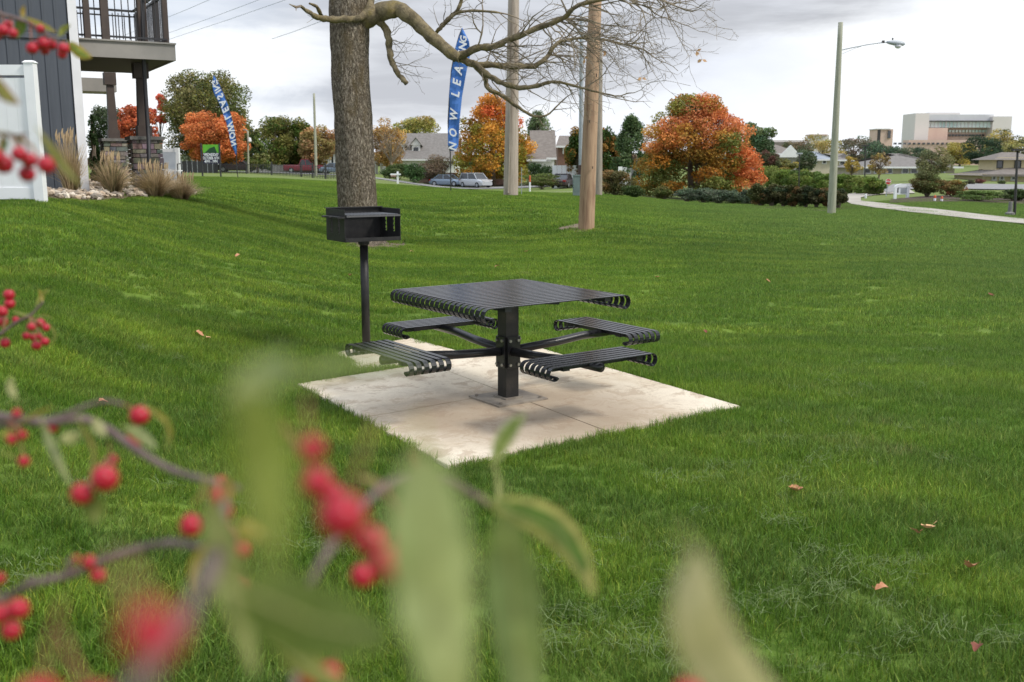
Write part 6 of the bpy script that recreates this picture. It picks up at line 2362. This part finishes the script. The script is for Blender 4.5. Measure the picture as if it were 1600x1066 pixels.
def berry(br, px, row, d, Y=None, to=None):
    global berry_me
    if Y is None:
        Y = .0115 * 1565 / d
    c = at(px, row, Y)
    r_ = d / 2 * Y / 1565
    if berry_me is None:
        prof = [(.02, -.90), (.10, -.92), (.15, -.99), (.20, -.96), (.55, -.82), (.85, -.52), (.99, -.05), (.95, .35), (.72, .72), (.40, .92), (.16, .93), (.05, .84)]
        berry_me = MB().lathe((0, 0, 0), prof, 20).mesh('berry', M['berry'], True)
        berry_me.materials.append(M['calyx'])
        for pl in berry_me.polygons:
            if pl.center.z < -.90 and math.hypot(pl.center.x, pl.center.y) < .24:
                pl.material_index = 1
    o = place(berry_me, 'berry', br)
    o.location = c
    o.rotation_euler = (rnd.uniform(-1.1, .3), rnd.uniform(-.8, .8), rnd.uniform(0, 1))
    o.scale = (r_, r_, r_ * rnd.uniform(.95, 1.06))
    st_ = MB()
    if to is None:
        to = (px + rnd.uniform(-1.0, 1.0) * d, row - d * rnd.uniform(1.2, 1.9), Y)
    e = at(*to)
    st_.tube([c + (e - c).normalized() * r_ * .85, c.lerp(e, .55) + Vector((rnd.uniform(-.2, .2) * r_, 0, r_ * .3)), e], .0007, 6)
    st_.build('stalk', M['stalk'], br)


def leafb(br, base, tip, w_, Y0, Y1=None, colr=(.30, .33, .08), bend=.18, edge=None, face=0.0, fold=.25, bs=None):
    """leaf between two photo points; w_: px width"""
    Y1 = Y1 or Y0
    a, b_ = at(*base, Y0), at(*tip, Y1)
    d = b_ - a
    L = d.length
    t = d.normalized()
    view = ((a + b_) / 2 - Vector((0, 0, EYE))).normalized()
    sdv = t.cross(view).normalized()
    sdv = (Matrix.Rotation(face, 3, t) @ sdv)
    nrm = sdv.cross(t).normalized()
    W_ = w_ * (Y0 + Y1) / 2 / 1565
    n = 12
    vs_, fs_, cs_ = [], [], []
    bsign = bs or rnd.choice((-1, 1))
    for i in range(n + 1):
        u = i / n
        wv = W_ / 2 * (math.sin(math.pi * min(1, u ** .8 * .97 + .03)) ** .75 + .02)
        c = a + d * u + sdv * (bend * L * 4 * u * (1 - u) * .35 * bsign) + nrm * (L * .12 * math.sin(u * math.pi))
        for j in (-1, -.55, 0, .55, 1):
            ser = 1 + (.05 if i % 2 else -.03) * (abs(j) == 1)
            vs_.append(c + sdv * wv * j * ser + nrm * abs(j) * wv * fold + nrm * wv * .10 * math.sin(i * 1.6 + j))
    mb_ = MB()
    mb_.v = [tuple(v) for v in vs_]
    for i in range(n):
        for j in range(4):
            q = i * 5 + j
            mb_.f.append((q, q + 1, q + 6, q + 5))
            k = rnd.uniform(.85, 1.15)
            cc = colr
            if edge is not None and (j in (0, 3) or i >= n - 2):
                cc = edge
            mb_.c.append(tuple(x * k for x in cc))
    lf = mb_.build('leaf', M['cleaf'], br, smooth=True)
    MB().tube([a - t * L * .10, a, a + d * .5 + nrm * L * .12 + sdv * bend * L * .35 * bsign, b_ - d * .06], [.0006, .00035, .0003, .0002], 5).build('midrib', M['leafrib'], lf)
    return lf


YG, GRL, PAL, GOL, DKG = (.30, .32, .07), (.13, .20, .035), (.52, .50, .27), (.46, .34, .07), (.08, .13, .02)
# upper left sprig
Y = 1.12
B1, _ = branch([(-90, 8, Y), (-30, 14, Y), (0, 22, Y), (30, 30, Y), (55, 42, Y), (78, 58, Y), (100, 70, Y)], 7, 3.5, 1.35)
for px, row, d in ((5, 48, 19), (13, 39, 14), (20, 52, 15), (52, 38, 14), (63, 45, 13), (50, 76, 18), (58, 71, 15), (68, 68, 18), (80, 70, 17), (70, 79, 14), (99, 76, 17), (97, 85, 14), (108, 75, 13), (-8, 55, 18)):
    berry(B1, px, row, d, Y=Y + rnd.uniform(-.03, .03), to=(min(100, max(0, px + rnd.uniform(-4, 8))), 22 + px * .42 + rnd.uniform(-3, 3), Y))
leafb(B1, (40, 28), (88, 50), 12, Y, colr=YG, edge=GOL, bend=.5, face=.9)
leafb(B1, (36, 27), (38, 8), 7, Y, colr=(.42, .27, .05))
leafb(B1, (33, 28), (26, 60), 15, Y, colr=GRL)
leafb(B1, (92, 56), (110, 38), 9, Y, colr=YG)
leafb(B1, (108, 66), (144, 90), 17, Y, colr=(.26, .32, .05), edge=GOL, bend=.3)
# left sprig before the white fence
Y = .68
B2, _ = branch([(-120, 190, Y), (-60, 200, Y), (-10, 208, Y), (18, 212, Y), (42, 210, Y)], 6, 4, 1.15)
for px, row, d in ((6, 257, 30), (30, 241, 24), (45, 250, 24), (42, 272, 26), (72, 258, 28), (-6, 246, 26)):
    berry(B2, px, row, d, Y=Y + rnd.uniform(-.04, .04), to=(px * .4 + 6, 214, Y))
leafb(B2, (63, 208), (128, 292), 17, .62, colr=(.30, .30, .10), edge=(.30, .24, .06), face=.5, bend=.3)
leafb(B2, (-12, 118), (31, 163), 20, .62, colr=YG, edge=(.32, .14, .06), bend=.3)
leafb(B2, (0, 206), (56, 232), 10, Y, colr=(.22, .20, .08), face=.8)
leafb(B2, (6, 214), (0, 240), 14, Y, colr=(.24, .30, .16))
# sprig at mid left
Y = 1.2
B3, _ = branch([(-90, 560, Y), (-30, 537, Y), (0, 522, Y), (24, 505, Y), (47, 493, Y), (60, 480, Y), (68, 472, Y)], 6, 3, .75)
for px, row, d in ((14, 461, 18), (15, 475, 17), (3, 487, 18), (4, 503, 17), (25, 500, 12), (8, 536, 16), (49, 511, 13), (63, 505, 15), (72, 512, 12), (41, 525, 13), (52, 527, 13), (62, 526, 10), (57, 540, 15), (70, 534, 14)):
    berry(B3, px, row, d, Y=Y + rnd.uniform(-.03, .03), to=(46 + rnd.uniform(-3, 3) if px > 22 else 5, 495 if px > 22 else 520, Y))
leafb(B3, (50, 493), (18, 486), 6, Y, colr=YG, face=1.0, bend=.4)
leafb(B3, (57, 476), (77, 451), 8, Y, colr=YG)
leafb(B3, (66, 472), (60, 452), 6, Y, colr=GOL)
leafb(B3, (60, 494), (82, 498), 5, Y, colr=YG, face=.9)
leafb(B3, (76, 505), (80, 540), 6, Y, colr=YG, face=1.0, bend=.5)
# main branch
Y = .60
B4, _ = branch([(-140, 668, .66), (-60, 655, .64), (0, 652, .62), (70, 660, Y), (130, 655, Y), (170, 672, Y), (215, 704, .58), (270, 735, .56), (330, 752, .52), (372, 764, .5)], 15, 10, .62)
B4b, _ = branch([(-120, 668, .66), (20, 664, .62), (90, 652, Y), (130, 636, Y), (165, 627, Y), (192, 632, Y)], 8, 6, .60)
for px, row, d, to in ((218, 650, 33, (192, 632)), (210, 687, 28, (196, 670)), (83, 668, 18, (70, 658)), (26, 646, 15, (20, 655)), (19, 687, 18, (12, 655)), (35, 680, 16, (14, 655)), (37, 721, 19, (30, 665)),
                       (164, 748, 44, (176, 715)), (128, 772, 38, (170, 712)), (176, 719, 19, (170, 690)), (346, 752, 20, (330, 748))):
    berry(B4, px, row, d, Y=Y if d < 36 else .46, to=(*to, Y))
leafb(B4, (196, 668), (244, 702), 20, .56, colr=(.36, .40, .20))
leafb(B4, (226, 636), (262, 706), 15, .56, colr=GOL, edge=(.34, .36, .08), bend=.6, face=.9)
leafb(B4, (24, 622), (18, 587), 12, .6, colr=PAL, face=.3)
leafb(B4, (68, 664), (112, 760), 18, .55, colr=(.44, .46, .26), bend=.35, face=.6)
leafb(B4, (95, 688), (126, 676), 20, .55, colr=(.52, .50, .24))
leafb(B4, (147, 655), (166, 682), 18, .57, colr=PAL)
leafb(B4, (2, 682), (24, 677), 14, .6, colr=(.55, .46, .08))
leafb(B4, (0, 706), (28, 720), 9, .6, colr=YG, face=.8)
leafb(B4, (32, 660), (84, 636), 9, .6, colr=GOL, bend=.4, face=.9)
leafb(B4, (124, 660), (140, 760), 14, .55, colr=(.34, .26, .08), bend=.1, face=1.1)
leafb(B4, (142, 775), (148, 820), 34, .46, colr=(.18, .22, .05))
# lower branch
Y = .5
B5, _ = branch([(-160, 1000, .56), (-80, 965, .54), (0, 937, .52), (50, 912, Y), (110, 898, Y), (160, 875, Y), (215, 858, Y), (265, 849, .48), (310, 855, .46), (350, 872, .44)], 14, 12, .45)
MB().tube([at(45, 912, Y), at(46, 900, Y)], [.0016, .0008], 6).tube([at(108, 897, Y), at(106, 880, Y), at(112, 872, Y)], [.002, .0015, .001], 6).build('spur', M['cbark'], B5)
for px, row, d, to in ((299, 821, 38, (280, 848)), (344, 777, 36, (334, 745)), (346, 799, 38, (340, 750)), (140, 879, 24, (130, 888)), (153, 899, 26, (140, 886)), (29, 952, 36, (12, 935)), (18, 986, 32, (8, 940)),
                       (4, 960, 34, (-4, 935)), (0, 904, 18, (-10, 935)), (377, 911, 30, (360, 872)), (-22, 975, 32, (-15, 940)), (120, 873, 12, (118, 890))):
    berry(B5, px, row, d, Y=Y if d < 34 else .46, to=(*to, Y))
leafb(B5, (318, 740), (300, 790), 10, .45, colr=(.45, .28, .08), face=.9)
leafb(B5, (350, 745), (345, 800), 20, .42, colr=(.50, .25, .12), face=.3)
leafb(B5, (370, 820), (420, 840), 30, .34, colr=GOL)
# close cluster, strongly out of focus
B6, _ = branch([(60, 1330, .18), (150, 1150, .165), (225, 1060, .16), (285, 975, .17), (325, 900, .21), (345, 850, .30), (350, 790, .40)], 52, 16, .30)
B7, _ = branch([(420, 1330, .32), (455, 1160, .32), (470, 960, .34), (520, 850, .36), (600, 760, .40), (660, 742, .42), (705, 752, .44), (765, 790, .45)], 14, 12, .20)
for px, row, d, Yb in ((236, 990, 96, .105), (488, 702, 42, .24), (496, 755, 50, .26), (535, 807, 80, .22), (580, 846, 52, .30), (630, 848, 46, .32), (606, 882, 58, .28), (447, 1002, 44, .34), (482, 1056, 42, .42), (516, 1053, 40, .36),
                       (60, 1100, 90, .22), (150, 1110, 90, .21), (1075, 1090, 60, .28)):
    berry(B7 if px > 300 else B6, px, row, d, Y=Yb)
leafb(B7, (660, 705), (715, 1180), 140, .17, .17, colr=(.50, .54, .24), bend=.12, face=.2, fold=.12)
leafb(B7, (790, 800), (835, 1180), 90, .27, .27, colr=(.27, .33, .12), bend=.1, face=.2, fold=.15)
leafb(B7, (765, 785), (930, 934), 58, .43, .41, colr=(.13, .22, .04), edge=(.44, .40, .13), bend=.45, face=.15, bs=1)
leafb(B7, (772, 720), (822, 646), 30, .52, .52, colr=(.25, .33, .08), edge=(.50, .50, .28), bend=.2)
leafb(B7, (776, 790), (770, 715), 8, .50, .52, colr=(.36, .38, .14))
leafb(B6, (388, 600), (424, 900), 92, .125, .125, colr=(.27, .32, .06), bend=.1, fold=.1)
leafb(B6, (370, 920), (615, 1000), 130, .18, .18, colr=(.13, .18, .03), bend=.15, fold=.1)
leafb(B7, (360, 620), (455, 545), 50, .17, .17, colr=(.36, .42, .20), fold=.1)
leafb(B7, (330, 780), (400, 1060), 60, .26, .26, colr=(.36, .38, .14), fold=.1, face=.4)
leafb(B7, (430, 590), (660, 565), 34, .19, .19, colr=(.30, .38, .16), fold=.1, face=.7)
leafb(B7, (1085, 860), (1290, 1160), 108, .18, .18, colr=(.62, .54, .32), bend=.5, fold=.1, bs=-1)
berry(B7, 566, 900, 40, Y=.4)
berry(B5, 378, 860, 26, Y=.42)
berry(B7, 520, 770, 34, Y=.36)
leafb(B5, (330, 850), (300, 930), 16, .42, colr=GOL, bend=.4)
leafb(B7, (470, 950), (505, 1050), 26, .36, colr=GRL, edge=GOL)
leafb(B7, (600, 765), (560, 745), 16, .40, colr=(.34, .26, .10))
leafb(B7, (660, 745), (640, 700), 14, .42, colr=(.36, .18, .08))
leafb(B7, (430, 1010), (560, 1075), 30, .30, colr=(.30, .30, .08))
B8, _ = branch([(700, 1400, .34), (900, 1250, .32), (1080, 1150, .30), (1200, 1130, .29)], 16, 10, .16)
